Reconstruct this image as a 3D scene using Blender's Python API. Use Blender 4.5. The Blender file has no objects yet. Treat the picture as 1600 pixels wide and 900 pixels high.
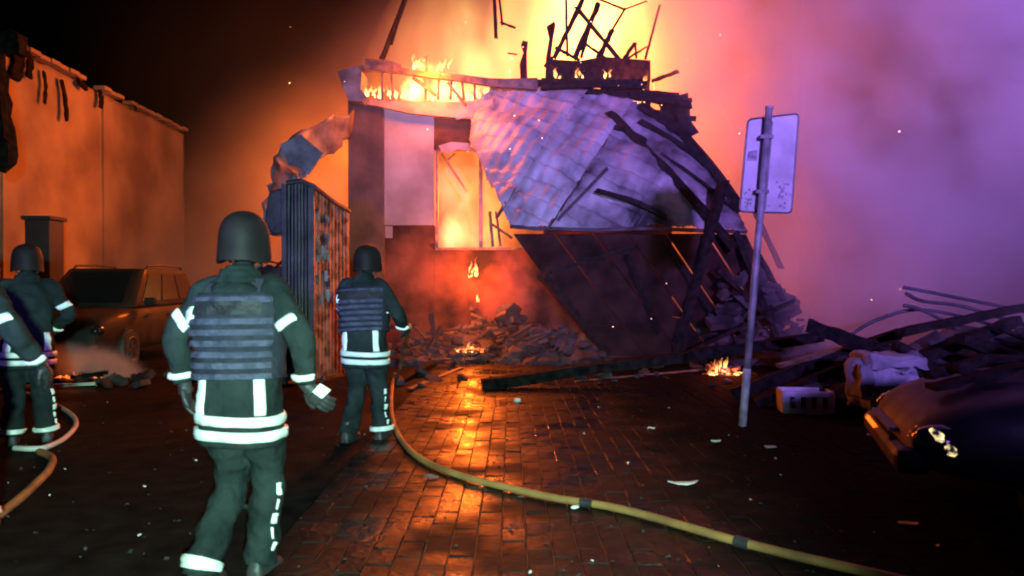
import bpy, bmesh, math, random
from mathutils import Vector, Matrix, noise
R = math.radians
random.seed(7)
scene = bpy.context.scene
col = scene.collection

# ------------------------------------------------------------------ camera
CAMZ, FPX, HORY = 1.48, 1200.0, 440.0
cam = bpy.data.objects.new('camera', bpy.data.cameras.new('camera'))
col.objects.link(cam)
cam.location = (0, 0, CAMZ)
cam.rotation_euler = (R(90 - 0.477), 0, 0)
cam.data.sensor_width = 36
cam.data.lens = 27.0
cam.data.clip_start = 0.05
cam.data.clip_end = 400
cam.data.dof.use_dof = True
cam.data.dof.focus_distance = 12.5
cam.data.dof.aperture_fstop = 2.8
scene.camera = cam

# ------------------------------------------------------------------ world, night sky
world = bpy.data.worlds.new('World')
scene.world = world
world.use_nodes = True
wn = world.node_tree.nodes
wl = world.node_tree.links
sky = wn.new('ShaderNodeTexSky')
sky.sky_type = 'NISHITA'
sky.sun_disc = False
sky.sun_elevation = R(-4)
sky.sun_rotation = R(200)
wl.new(sky.outputs[0], wn['Background'].inputs[0])
wn['Background'].inputs[1].default_value = 0.02

# ------------------------------------------------------------------ lamps of the emergency vehicles behind the camera
def lamp(name, kind, loc, power, color, radius=0.2, target=None, cone=60, blend=1.0, parent=None):
    d = bpy.data.lights.new(name, kind)
    d.energy = power
    d.color = color
    d.shadow_soft_size = radius
    if kind == 'SPOT':
        d.spot_size = R(cone)
        d.spot_blend = blend
    o = bpy.data.objects.new(name, d)
    col.objects.link(o)
    o.location = loc
    if target is not None:
        o.rotation_euler = (Vector(target) - Vector(loc)).to_track_quat('-Z', 'Y').to_euler()
    if parent:
        o.parent = parent
    return o
lamp('blue_beacon_light', 'SPOT', (2.2, -6.0, 3.3), 45000, (0.36, 0.205, 1.0), 0.25, (5.2, 14, 7.0), 54, 1.0)
lamp('blue_beacon_light', 'SPOT', (-3.6, -5.0, 2.6), 5500, (0.26, 0.12, 1.0), 0.25, (-1.75, 13.0, 2.5), 31, 1.0)
lamp('work_light', 'SPOT', (0.55, -1.5, 1.75), 4200, (0.55, 1.0, 0.82), 0.08, (-1.75, 5.8, 0.66), 64, 0.7)

scene.view_settings.view_transform = 'Standard'
scene.view_settings.look = 'None'
scene.view_settings.exposure = 0.0
scene.view_settings.gamma = 1.0
scene.render.engine = 'CYCLES'
cy = scene.cycles
cy.use_denoising = True
try:
    cy.denoiser = 'OPENIMAGEDENOISE'
except Exception:
    pass
cy.use_adaptive_sampling = True
cy.adaptive_threshold = 0.03
cy.filter_width = 2.0
cy.max_bounces = 6
cy.diffuse_bounces = 2
cy.glossy_bounces = 3
cy.transmission_bounces = 4
cy.volume_bounces = 1
cy.transparent_max_bounces = 12
cy.volume_step_rate = 1.0
cy.volume_max_steps = 96
cy.sample_clamp_indirect = 6

def P(px, py, Y):
    return Vector(((px - 800) * Y / FPX, Y, CAMZ + (HORY - py) * Y / FPX))
def G(px, py):
    Y = FPX * CAMZ / (py - HORY)
    return Vector(((px - 800) * Y / FPX, Y, 0))

# ------------------------------------------------------------------ materials
_m = {}
def mat(name, c, rough=0.6, c2=None, scale=6.0, bump=0.0, bscale=None, metal=0.0, spec=0.5, detail=6, rough2=None, coat=0.0, ramp=(0.35, 0.65)):
    if name in _m:
        return _m[name]
    m = bpy.data.materials.new(name)
    m.use_nodes = True
    nt = m.node_tree
    b = nt.nodes['Principled BSDF']
    b.inputs['Base Color'].default_value = (*c, 1)
    b.inputs['Roughness'].default_value = rough
    b.inputs['Metallic'].default_value = metal
    b.inputs['Specular IOR Level'].default_value = spec
    b.inputs['Coat Weight'].default_value = coat
    tc = nt.nodes.new('ShaderNodeTexCoord')
    n = nt.nodes.new('ShaderNodeTexNoise')
    n.inputs['Scale'].default_value = scale
    n.inputs['Detail'].default_value = detail
    nt.links.new(tc.outputs['Object'], n.inputs['Vector'])
    if c2:
        rp = nt.nodes.new('ShaderNodeValToRGB')
        rp.color_ramp.elements[0].position = ramp[0]
        rp.color_ramp.elements[1].position = ramp[1]
        rp.color_ramp.elements[0].color = (*c, 1)
        rp.color_ramp.elements[1].color = (*c2, 1)
        nt.links.new(n.outputs['Fac'], rp.inputs['Fac'])
        nt.links.new(rp.outputs['Color'], b.inputs['Base Color'])
    if rough2 is not None:
        mr = nt.nodes.new('ShaderNodeMapRange')
        mr.inputs['From Min'].default_value = 0.35
        mr.inputs['From Max'].default_value = 0.65
        mr.inputs['To Min'].default_value = rough
        mr.inputs['To Max'].default_value = rough2
        nt.links.new(n.outputs['Fac'], mr.inputs['Value'])
        nt.links.new(mr.outputs[0], b.inputs['Roughness'])
    if bump:
        n2 = nt.nodes.new('ShaderNodeTexNoise')
        n2.inputs['Scale'].default_value = bscale or scale * 4
        n2.inputs['Detail'].default_value = 5
        nt.links.new(tc.outputs['Object'], n2.inputs['Vector'])
        bp = nt.nodes.new('ShaderNodeBump')
        bp.inputs['Strength'].default_value = bump
        bp.inputs['Distance'].default_value = 0.02
        nt.links.new(n2.outputs['Fac'], bp.inputs['Height'])
        nt.links.new(bp.outputs['Normal'], b.inputs['Normal'])
    _m[name] = m
    return m

CHAR = mat('charred_wood', (0.004, 0.0035, 0.0035), 0.9, (0.016, 0.012, 0.011), 9, 0.8, 30, spec=.05)
TIMBER = mat('scorched_timber', (0.03, 0.02, 0.014), 0.7, (0.12, 0.08, 0.05), 7, 0.5, 25)
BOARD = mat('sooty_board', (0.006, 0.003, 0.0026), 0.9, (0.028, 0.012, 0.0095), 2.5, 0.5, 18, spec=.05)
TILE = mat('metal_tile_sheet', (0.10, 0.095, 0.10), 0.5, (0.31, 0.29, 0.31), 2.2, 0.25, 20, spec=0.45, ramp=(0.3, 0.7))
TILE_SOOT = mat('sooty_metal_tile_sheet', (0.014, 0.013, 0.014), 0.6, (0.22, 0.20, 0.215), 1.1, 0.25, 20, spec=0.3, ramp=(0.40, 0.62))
SHEET = mat('scorched_sheet_metal', (0.025, 0.022, 0.026), 0.5, (0.16, 0.14, 0.16), 2.6, 0.3, 14)
DARKSHEET = mat('dark_sheet_metal', (0.013, 0.012, 0.015), 0.55, (0.05, 0.045, 0.05), 3.5, 0.3, 14, metal=0.2)
RUST = mat('peeling_panel', (0.03, 0.02, 0.016), 0.7, (0.22, 0.14, 0.11), 5, 0.4, 14, ramp=(0.42, 0.58))
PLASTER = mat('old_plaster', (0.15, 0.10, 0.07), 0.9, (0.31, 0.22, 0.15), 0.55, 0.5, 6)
WHITEWALL = mat('white_facade_panel', (0.15, 0.13, 0.125), 0.85, (0.28, 0.245, 0.235), 1.3, 0.15, 20)
PIER = mat('brown_pier_cladding', (0.028, 0.016, 0.014), 0.8, (0.085, 0.048, 0.04), 2.0, 0.3, 12)
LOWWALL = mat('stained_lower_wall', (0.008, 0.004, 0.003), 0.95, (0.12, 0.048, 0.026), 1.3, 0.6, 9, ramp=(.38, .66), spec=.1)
SOOT = mat('sooty_interior', (0.06, 0.045, 0.035), 0.9, (0.22, 0.17, 0.13), 1.5, 0.4, 8)
SUIT = mat('dark_turnout_cloth', (0.010, 0.015, 0.0145), 0.9, (0.023, 0.032, 0.031), 5, 1.0, 15, spec=0.06)
TANSUIT = mat('tan_turnout_cloth', (0.07, 0.06, 0.035), 0.8, (0.12, 0.10, 0.06), 4, 0.5, 40, spec=0.25)
VEST = mat('vest_cloth', (0.015, 0.016, 0.024), 0.9, (0.026, 0.028, 0.04), 12, 0.4, 60, spec=0.2)
WEB = mat('vest_webbing', (0.035, 0.037, 0.062), 0.9, (0.07, 0.072, 0.115), 14, 0.3, 80, spec=0.2)
BLACK = mat('black_patch', (0.012, 0.012, 0.014), 0.7, None, 6, 0.3, 60)
STRIP = mat('reflective_tape', (0.62, 0.74, 0.64), 0.45, (0.84, 0.88, 0.80), 14, 0.08, 60)
HELMET = mat('dark_helmet', (0.009, 0.007, 0.007), 0.6, (0.020, 0.016, 0.016), 4, 0.06, 160, spec=0.12)
SKIN = mat('skin', (0.50, 0.32, 0.24), 0.55, (0.56, 0.36, 0.28), 8, 0.1, 60)
RUBBER = mat('black_rubber', (0.015, 0.015, 0.016), 0.55, (0.03, 0.03, 0.03), 9, 0.2, 40)
HOSE = mat('tan_hose_jacket', (0.16, 0.075, 0.03), 0.6, (0.42, 0.22, 0.075), 2.2, 0.3, 90, ramp=(0.35, 0.6), spec=.25)
PALEHOSE = mat('pale_hose_jacket', (0.35, 0.34, 0.30), 0.5, (0.6, 0.58, 0.52), 3.0, 0.3, 90)
SIGNB = mat('galvanised_sign_back', (0.15, 0.145, 0.15), 0.6, (0.24, 0.235, 0.24), 3, 0.1, 30)
POLE = mat('painted_steel_pole', (0.05, 0.048, 0.05), 0.6, (0.12, 0.115, 0.115), 7, 0.2, 30)
STRIP2 = mat('lit_pole_foot', (0.16, 0.155, 0.155), 0.6, (0.42, 0.41, 0.40), 9, 0.2, 30)  # lighter pole colour, painted in for the light on its foot
GRIME = mat('dark_grime', (0.05, 0.045, 0.06), 0.8, (0.14, 0.13, 0.15), 25)
FOAM = mat('pale_crumpled_material', (0.08, 0.08, 0.09), 0.85, (0.21, 0.21, 0.22), 4, 0.5, 14)
CRATE = mat('pale_plastic_crate', (0.30, 0.32, 0.36), 0.6, (0.46, 0.48, 0.52), 6, 0.2, 30)
RUB = mat('sooty_rubble', (0.012, 0.011, 0.011), 0.85, (0.06, 0.05, 0.05), 3, 0.5, 18, spec=.15)
CARP = mat('sooty_car_paint', (0.005, 0.0045, 0.004), 0.6, (0.02, 0.015, 0.012), 2.2, 0.1, 20, rough2=0.75, coat=0.1, spec=.3)
CARP2 = mat('dark_car_paint', (0.006, 0.006, 0.008), 0.5, (0.014, 0.014, 0.018), 3, 0.05, 20, rough2=0.75, coat=0.05, spec=.2)
GLASSD = mat('dark_car_glass', (0.012, 0.012, 0.014), 0.12, None, 5)
CHROME = mat('dull_metal', (0.35, 0.35, 0.36), 0.3, None, 5, metal=0.9)
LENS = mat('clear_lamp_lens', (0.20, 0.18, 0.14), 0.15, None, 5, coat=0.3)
def glow(m, c, k, sc=14):
    nt = m.node_tree; b = nt.nodes['Principled BSDF']
    tc = nt.nodes.new('ShaderNodeTexCoord'); n_ = nt.nodes.new('ShaderNodeTexNoise'); n_.inputs['Scale'].default_value = sc
    mr = nt.nodes.new('ShaderNodeMapRange'); mr.inputs['From Min'].default_value = .42; mr.inputs['From Max'].default_value = .62; mr.inputs['To Max'].default_value = k
    nt.links.new(tc.outputs['Object'], n_.inputs['Vector']); nt.links.new(n_.outputs['Fac'], mr.inputs['Value'])
    b.inputs['Emission Color'].default_value = (*c, 1); nt.links.new(mr.outputs[0], b.inputs['Emission Strength'])
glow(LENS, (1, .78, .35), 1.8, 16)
AMBER = mat('amber_lens', (0.65, 0.16, 0.05), 0.2, None, 5, coat=0.5)
glow(AMBER, (1, .2, .05), .35)
SCRAP = mat('pale_scrap', (0.62, 0.60, 0.60), 0.5, (0.75, 0.73, 0.72), 20)
PILLAR = mat('violet_grey_pillar', (0.018, 0.016, 0.024), 0.7, (0.035, 0.03, 0.045), 2, 0.2, 20)

def wet_material(name, c1, c2, scale, r_lo, r_hi, puddle_scale, bump, bscale, thr=(0.40, 0.62), spec=0.06):
    m = bpy.data.materials.new(name)
    m.use_nodes = True
    nt = m.node_tree
    N, L = nt.nodes, nt.links
    b = N['Principled BSDF']
    b.inputs['Specular IOR Level'].default_value = spec
    tc = N.new('ShaderNodeTexCoord')
    geo = N.new('ShaderNodeNewGeometry')
    n1 = N.new('ShaderNodeTexNoise'); n1.inputs['Scale'].default_value = scale; n1.inputs['Detail'].default_value = 8
    L.new(geo.outputs['Position'], n1.inputs['Vector'])
    rp = N.new('ShaderNodeValToRGB')
    rp.color_ramp.elements[0].position = 0.3; rp.color_ramp.elements[1].position = 0.7
    rp.color_ramp.elements[0].color = (*c1, 1); rp.color_ramp.elements[1].color = (*c2, 1)
    L.new(n1.outputs['Fac'], rp.inputs['Fac'])
    L.new(rp.outputs['Color'], b.inputs['Base Color'])
    n2 = N.new('ShaderNodeTexNoise'); n2.inputs['Scale'].default_value = puddle_scale; n2.inputs['Detail'].default_value = 4
    L.new(geo.outputs['Position'], n2.inputs['Vector'])
    mr = N.new('ShaderNodeMapRange')
    mr.inputs['From Min'].default_value = thr[0]; mr.inputs['From Max'].default_value = thr[1]
    mr.inputs['To Min'].default_value = r_lo; mr.inputs['To Max'].default_value = r_hi
    L.new(n2.outputs['Fac'], mr.inputs['Value'])
    L.new(mr.outputs[0], b.inputs['Roughness'])
    n3 = N.new('ShaderNodeTexNoise'); n3.inputs['Scale'].default_value = bscale; n3.inputs['Detail'].default_value = 6
    L.new(geo.outputs['Position'], n3.inputs['Vector'])
    bp = N.new('ShaderNodeBump'); bp.inputs['Distance'].default_value = 0.02; bp.inputs['Strength'].default_value = bump
    L.new(n3.outputs['Fac'], bp.inputs['Height'])
    L.new(bp.outputs['Normal'], b.inputs['Normal'])
    _m[name] = m
    return m
ASPHALT = wet_material('wet_asphalt', (0.006, 0.0055, 0.005), (0.017, 0.015, 0.013), 5.0, 0.40, 0.85, 0.55, 0.5, 45, spec=0.015)
PAVER = wet_material('wet_paver', (0.007, 0.0045, 0.004), (0.022, 0.013, 0.011), 3.5, 0.24, 0.66, 1.6, 0.28, 22)

# ------------------------------------------------------------------ mesh helpers
def tag(o, label=None, cat=None, group=None, kind=None):
    if label: o['label'] = label
    if cat: o['category'] = cat
    if group: o['group'] = group
    if kind: o['kind'] = kind
    return o
def thing(name, label, cat, loc=(0, 0, 0), rz=0, group=None):
    o = bpy.data.objects.new(name, None)
    o.empty_display_size = 0.1
    col.objects.link(o)
    o.location = loc
    o.rotation_euler = (0, 0, rz)
    return tag(o, label, cat, group)

class MB:
    def __init__(s):
        s.v, s.f = [], []
    def add(s, vs, fs):
        k = len(s.v)
        s.v += [tuple(v) for v in vs]
        s.f += [tuple(i + k for i in f) for f in fs]
        return s
    def box(s, c, size, rot=None):
        c = Vector(c); h = Vector(size) / 2
        vs = []
        for x in (-1, 1):
            for y in (-1, 1):
                for z in (-1, 1):
                    p = Vector((x * h.x, y * h.y, z * h.z))
                    if rot is not None:
                        p = rot @ p
                    vs.append(c + p)
        return s.add(vs, [(0, 1, 3, 2), (4, 6, 7, 5), (0, 4, 5, 1), (2, 3, 7, 6), (0, 2, 6, 4), (1, 5, 7, 3)])
    def ring_loft(s, rings, closed=True, caps=True):
        n = len(rings[0])
        vs = [p for r in rings for p in r]
        fs = []
        for i in range(len(rings) - 1):
            for j in range(n if closed else n - 1):
                a, b = i * n + j, i * n + (j + 1) % n
                fs.append((a, b, b + n, a + n))
        if caps and closed:
            fs.append(tuple(reversed(range(n))))
            fs.append(tuple((len(rings) - 1) * n + j for j in range(n)))
        return s.add(vs, fs)
    def bar(s, p, q, w, h, up=(0, 0, 1), seg=1, jit=0.0, bend=0.0, taper=0.0):
        p, q = Vector(p), Vector(q)
        d = (q - p)
        Ln = d.length
        d.normalize()
        u = Vector(up)
        if abs(d.dot(u)) > 0.95:
            u = Vector((0, 1, 0))
        a = d.cross(u).normalized(); b = a.cross(d).normalized()
        rings = []
        for i in range(seg + 1):
            t = i / seg
            c = p + d * (Ln * t) + b * (bend * math.sin(math.pi * t))
            k = 1 - taper * abs(2 * t - 1) ** 3
            ring = []
            for sx, sy in ((-1, -1), (1, -1), (1, 1), (-1, 1)):
                jx = 1 + random.uniform(-jit, jit); jy = 1 + random.uniform(-jit, jit)
                e = random.uniform(-jit, jit) * Ln * 0.12 if i in (0, seg) else 0
                ring.append(c + a * (sx * w / 2 * k * jx) + b * (sy * h / 2 * k * jy) + d * e)
            rings.append(ring)
        return s.ring_loft(rings)
    def tube(s, pts, r, n=10, caps=True):
        pts = [Vector(p) for p in pts]
        rr = r if isinstance(r, (list, tuple)) else [r] * len(pts)
        rings = []
        prev = None
        for i, p in enumerate(pts):
            t = (pts[min(i + 1, len(pts) - 1)] - pts[max(i - 1, 0)]).normalized()
            if prev is None:
                a = t.cross(Vector((0, 0, 1)))
                if a.length < 0.1:
                    a = t.cross(Vector((0, 1, 0)))
            else:
                a = prev - t * prev.dot(t)
            a.normalize(); prev = a
            b = t.cross(a)
            rings.append([p + (a * math.cos(2 * math.pi * j / n) + b * math.sin(2 * math.pi * j / n)) * rr[i] for j in range(n)])
        return s.ring_loft(rings, caps=caps)
    def prism(s, poly, off):
        poly = [Vector(p) for p in poly]
        off = Vector(off)
        n = len(poly)
        vs = poly + [p + off for p in poly]
        fs = [tuple(reversed(range(n))), tuple(range(n, 2 * n))]
        for i in range(n):
            j = (i + 1) % n
            fs.append((i, j, j + n, i + n))
        return s.add(vs, fs)
    def mesh(s, name):
        me = bpy.data.meshes.new(name)
        me.from_pydata(s.v, [], s.f)
        bm = bmesh.new(); bm.from_mesh(me)
        bmesh.ops.recalc_face_normals(bm, faces=bm.faces)
        bm.to_mesh(me); bm.free()
        return me
    def build(s, name, m, parent=None, smooth=False, bevel=0.0, sub=0):
        me = s.mesh(name)
        me.materials.append(m)
        if smooth:
            for p in me.polygons: p.use_smooth = True
        o = bpy.data.objects.new(name, me)
        col.objects.link(o)
        if parent is not None:
            o.parent = parent
            # vertices are given in world space when the parent is an untouched Empty at the origin;
            # otherwise they are local to the parent
        if bevel:
            b = o.modifiers.new('bevel', 'BEVEL'); b.width = bevel; b.segments = 2; b.limit_method = 'ANGLE'
        if sub:
            b = o.modifiers.new('sub', 'SUBSURF'); b.levels = sub; b.render_levels = sub
        return o
def world_part(o, root):
    """child whose vertices are world coordinates under an Empty that stands elsewhere"""
    o.parent = root
    o.matrix_parent_inverse = (Matrix.Translation(root.location) @ root.rotation_euler.to_matrix().to_4x4()).inverted()
    return o
def wp(mb, name, m, root, **k):
    return world_part(mb.build(name, m, None, **k), root)

def catmull(pts, t):
    n = len(pts) - 1
    x = max(0, min(n - 1e-6, t * n)); i = int(x); u = x - i
    p1, p2 = pts[i], pts[i + 1]
    p0 = pts[i - 1] if i > 0 else [2 * a - b for a, b in zip(p1, p2)]
    p3 = pts[i + 2] if i + 2 <= n else [2 * b - a for a, b in zip(p1, p2)]
    return [0.5 * (2 * b + (-a + c) * u + (2 * a - 5 * b + 4 * c - d) * u * u + (-a + 3 * b - 3 * c + d) * u ** 3) for a, b, c, d in zip(p0, p1, p2, p3)]

def clip_poly(poly, nx, ny, c):
    """keep nx*x+ny*y<=c"""
    out = []
    for i in range(len(poly)):
        a, b = poly[i], poly[(i + 1) % len(poly)]
        da, db = nx * a[0] + ny * a[1] - c, nx * b[0] + ny * b[1] - c
        if da <= 0: out.append(a)
        if da * db < 0:
            t = da / (da - db)
            out.append((a[0] + (b[0] - a[0]) * t, a[1] + (b[1] - a[1]) * t))
    return out
def inside(poly, x, y):
    r = False
    j = len(poly) - 1
    for i in range(len(poly)):
        xi, yi = poly[i]; xj, yj = poly[j]
        if (yi > y) != (yj > y) and x < (xj - xi) * (y - yi) / (yj - yi) + xi:
            r = not r
        j = i
    return r

# ================================================================== SETTING
g = MB()
n = 24
for i in range(n + 1):
    for j in range(n + 1):
        g.v.append((-120 + 240 * i / n, -60 + 240 * j / n, 0))
for i in range(n):
    for j in range(n):
        a = i * (n + 1) + j
        g.f.append((a, a + n + 1, a + n + 2, a + 1))
tag(g.build('ground', ASPHALT), kind='structure')

def darken_right(m, x0, x1):
    """shade on the right part of the pavement, put into its colour and gloss"""
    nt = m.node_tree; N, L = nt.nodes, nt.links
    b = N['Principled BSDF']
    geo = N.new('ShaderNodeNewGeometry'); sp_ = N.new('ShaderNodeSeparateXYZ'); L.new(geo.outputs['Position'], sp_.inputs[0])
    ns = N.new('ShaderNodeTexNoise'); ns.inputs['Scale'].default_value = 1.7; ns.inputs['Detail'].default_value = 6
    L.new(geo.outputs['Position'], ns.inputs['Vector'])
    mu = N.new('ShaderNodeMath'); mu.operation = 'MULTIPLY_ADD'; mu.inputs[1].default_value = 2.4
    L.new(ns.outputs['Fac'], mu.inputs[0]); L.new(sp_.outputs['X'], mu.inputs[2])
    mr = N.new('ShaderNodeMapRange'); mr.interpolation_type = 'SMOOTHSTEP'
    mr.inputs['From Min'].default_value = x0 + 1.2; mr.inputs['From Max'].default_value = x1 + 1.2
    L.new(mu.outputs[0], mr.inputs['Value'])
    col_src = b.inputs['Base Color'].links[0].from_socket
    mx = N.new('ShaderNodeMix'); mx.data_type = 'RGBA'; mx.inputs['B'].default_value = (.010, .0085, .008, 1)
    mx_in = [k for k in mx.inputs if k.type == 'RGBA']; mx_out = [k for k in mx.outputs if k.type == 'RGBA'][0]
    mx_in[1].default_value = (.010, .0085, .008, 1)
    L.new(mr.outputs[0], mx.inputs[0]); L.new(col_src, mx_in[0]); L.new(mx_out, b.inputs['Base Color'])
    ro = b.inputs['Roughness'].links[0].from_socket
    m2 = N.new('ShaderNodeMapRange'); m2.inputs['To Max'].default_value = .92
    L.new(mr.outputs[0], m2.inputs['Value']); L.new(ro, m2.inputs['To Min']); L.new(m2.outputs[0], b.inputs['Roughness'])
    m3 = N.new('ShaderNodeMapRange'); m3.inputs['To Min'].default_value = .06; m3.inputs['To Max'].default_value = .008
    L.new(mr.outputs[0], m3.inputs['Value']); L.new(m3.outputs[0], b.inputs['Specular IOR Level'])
darken_right(PAVER, .55, 1.9)  # paints the unlit right side of the paving darker and duller
# paved strip: running-bond setts, courses running away from the camera
pave = MB()
PX0, PX1, PY0, PY1 = -1.30, 4.30, 2.9, 14.3
pave.box(((PX0 + PX1) / 2, (PY0 + PY1) / 2, 0.01), (PX1 - PX0, PY1 - PY0, 0.036))
pavement = tag(pave.build('pavement', mat('joint_sand', (0.012, 0.010, 0.009), 0.6, (0.03, 0.025, 0.02), 20, 0.4, 60)), kind='structure')
def paver_mesh(k, w, l):
    rnd = random.Random(k)
    h, ch = 0.028, 0.004
    vs = []
    for z, ins in ((0, 0), (h - ch, 0), (h, ch)):
        for sx, sy in ((-1, -1), (1, -1), (1, 1), (-1, 1)):
            vs.append((sx * (w / 2 - ins) + rnd.uniform(-.002, .002), sy * (l / 2 - ins) + rnd.uniform(-.002, .002), z + (rnd.uniform(-.0025, .0025) if z else 0)))
    fs = []
    for r in range(2):
        for j in range(4):
            a, b = r * 4 + j, r * 4 + (j + 1) % 4
            fs.append((a, b, b + 4, a + 4))
    fs.append((8, 9, 10, 11))
    return vs, fs
PW, PL, JT = 0.138, 0.225, 0.006
variants = []
for k in range(6):
    vs, fs = paver_mesh(k, PW - JT, PL - JT)
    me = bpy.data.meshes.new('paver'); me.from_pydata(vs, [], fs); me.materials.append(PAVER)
    variants.append((me, vs, fs))
spots = []
ci = 0
x = PX0 + PW / 2
while x < PX1:
    y = PY0 + (PL / 2 if ci % 2 else 0) + random.uniform(-.02, .02)
    while y < PY1 - PL / 2:
        if y - PL / 2 > PY0 - 0.01:
            spots.append((x, y))
        y += PL
    x += PW; ci += 1
def vis(s):
    d = s[1]
    px = 800 + s[0] * FPX / d; py = HORY + CAMZ * FPX / d
    return 560 < px < 1330 and py < 905
near = sorted([s for s in spots if vis(s)], key=lambda s: s[1])[:300]
nset = set(near)
rest = MB()
for s in spots:
    k = random.randrange(6)
    zz = 0.010 + random.uniform(-.004, .004)
    if s in nset:
        o = bpy.data.objects.new('paver', variants[k][0]); col.objects.link(o)
        o.location = (s[0], s[1], zz)
        o.rotation_euler = (random.uniform(-.016, .016), random.uniform(-.022, .022), random.uniform(-.012, .012))
        o.parent = pavement
    else:
        M = Matrix.Translation((s[0], s[1], zz)) @ Matrix.Rotation(random.uniform(-.02, .02), 4, 'X') @ Matrix.Rotation(random.uniform(-.022, .022), 4, 'Y')
        rest.add([M @ Vector(v) for v in variants[k][1]], variants[k][2])
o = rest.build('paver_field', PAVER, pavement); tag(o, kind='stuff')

# ================================================================== FIRE
def flame_volume_material(name, size, strength, hot=(1.0, 0.62, 0.16), cool=(1.0, 0.20, 0.02), nscale=1.6, seed=0.0, base=0.15, soft=0.55):
    m = bpy.data.materials.new(name)
    m.use_nodes = True
    nt = m.node_tree; N, L = nt.nodes, nt.links
    N.remove(N['Principled BSDF'])
    em = N.new('ShaderNodeEmission')
    L.new(em.outputs[0], N['Material Output'].inputs['Volume'])
    tc = N.new('ShaderNodeTexCoord')
    mp = N.new('ShaderNodeMapping'); mp.inputs['Scale'].default_value = (1 / size[0], 1 / size[1], 1 / size[2])
    L.new(tc.outputs['Object'], mp.inputs['Vector'])
    ns = N.new('ShaderNodeTexNoise'); ns.noise_dimensions = '3D'
    ns.inputs['Scale'].default_value = nscale; ns.inputs['Detail'].default_value = 4; ns.inputs['Distortion'].default_value = 0.6
    mp2 = N.new('ShaderNodeMapping'); mp2.inputs['Scale'].default_value = (1, 1, 0.45); mp2.inputs['Location'].default_value = (seed, seed * 1.7, -seed)
    L.new(tc.outputs['Object'], mp2.inputs['Vector']); L.new(mp2.outputs[0], ns.inputs['Vector'])
    ln = N.new('ShaderNodeVectorMath'); ln.operation = 'LENGTH'
    L.new(mp.outputs[0], ln.inputs[0])
    mr = N.new('ShaderNodeMapRange'); mr.inputs['From Min'].default_value = 1.0; mr.inputs['From Max'].default_value = 1.0 - soft
    mr.inputs['To Min'].default_value = 0; mr.inputs['To Max'].default_value = 1
    L.new(ln.outputs['Value'], mr.inputs['Value'])
    m1 = N.new('ShaderNodeMapRange'); m1.inputs['From Min'].default_value = 0.38; m1.inputs['From Max'].default_value = 0.68
    m1.inputs['To Min'].default_value = base; m1.inputs['To Max'].default_value = 1
    L.new(ns.outputs['Fac'], m1.inputs['Value'])
    mu = N.new('ShaderNodeMath'); mu.operation = 'MULTIPLY'
    L.new(mr.outputs[0], mu.inputs[0]); L.new(m1.outputs[0], mu.inputs[1])
    rp = N.new('ShaderNodeValToRGB')
    rp.color_ramp.elements[0].color = (*cool, 1); rp.color_ramp.elements[1].color = (*hot, 1)
    rp.color_ramp.elements[0].position = 0.05; rp.color_ramp.elements[1].position = 0.7
    L.new(mu.outputs[0], rp.inputs['Fac']); L.new(rp.outputs[0], em.inputs['Color'])
    m2 = N.new('ShaderNodeMath'); m2.operation = 'MULTIPLY'; m2.inputs[1].default_value = strength
    L.new(mu.outputs[0], m2.inputs[0]); L.new(m2.outputs[0], em.inputs['Strength'])
    return m
def blob(size, seed, sub=3, taper=0.35, amp=0.12):
    bm = bmesh.new()
    bmesh.ops.create_icosphere(bm, subdivisions=sub, radius=1)
    for v in bm.verts:
        d = 1 + amp * noise.noise(v.co * 1.7 + Vector((seed, 0, 0)))
        k = 1 - taper * (v.co.z + 1) / 2
        v.co = Vector((v.co.x * size[0] * k * d, v.co.y * size[1] * k * d, v.co.z * size[2] * d))
    return bm
FLAME = None
def flame_surface_material():
    m = bpy.data.materials.new('flame_tongue')
    m.use_nodes = True
    nt = m.node_tree; N, L = nt.nodes, nt.links
    N.remove(N['Principled BSDF'])
    em = N.new('ShaderNodeEmission')
    tc = N.new('ShaderNodeTexCoord')
    sx = N.new('ShaderNodeSeparateXYZ'); L.new(tc.outputs['Generated'], sx.inputs[0])
    rp = N.new('ShaderNodeValToRGB')
    e = rp.color_ramp.elements
    e[0].color = (1, 0.62, 0.20, 1); e[0].position = 0.0
    e[1].color = (1, 0.16, 0.02, 1); e[1].position = 1.0
    L.new(sx.outputs['Z'], rp.inputs['Fac']); L.new(rp.outputs[0], em.inputs['Color'])
    mr = N.new('ShaderNodeMapRange'); mr.inputs['To Min'].default_value = 5.0; mr.inputs['To Max'].default_value = 0.8
    L.new(sx.outputs['Z'], mr.inputs['Value']); L.new(mr.outputs[0], em.inputs['Strength'])
    tr = N.new('ShaderNodeBsdfTransparent')
    mx = N.new('ShaderNodeMixShader')
    lw = N.new('ShaderNodeTexNoise'); lw.inputs['Scale'].default_value = 7; lw.inputs['Detail'].default_value = 3
    L.new(tc.outputs['Object'], lw.inputs['Vector'])
    m3 = N.new('ShaderNodeMapRange'); m3.inputs['From Min'].default_value = 0.38; m3.inputs['From Max'].default_value = 0.55
    L.new(lw.outputs['Fac'], m3.inputs['Value'])
    m4 = N.new('ShaderNodeMapRange'); m4.inputs['From Min'].default_value = 0.45; m4.inputs['From Max'].default_value = 1.0; m4.inputs['To Min'].default_value = 1; m4.inputs['To Max'].default_value = 0.15
    L.new(sx.outputs['Z'], m4.inputs['Value'])
    mu = N.new('ShaderNodeMath'); mu.operation = 'MULTIPLY'
    L.new(m3.outputs[0], mu.inputs[0]); L.new(m4.outputs[0], mu.inputs[1])
    L.new(mu.outputs[0], mx.inputs['Fac']); L.new(tr.outputs[0], mx.inputs[1]); L.new(em.outputs[0], mx.inputs[2])
    L.new(mx.outputs[0], N['Material Output'].inputs['Surface'])
    return m
FLAME = flame_surface_material()
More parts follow.
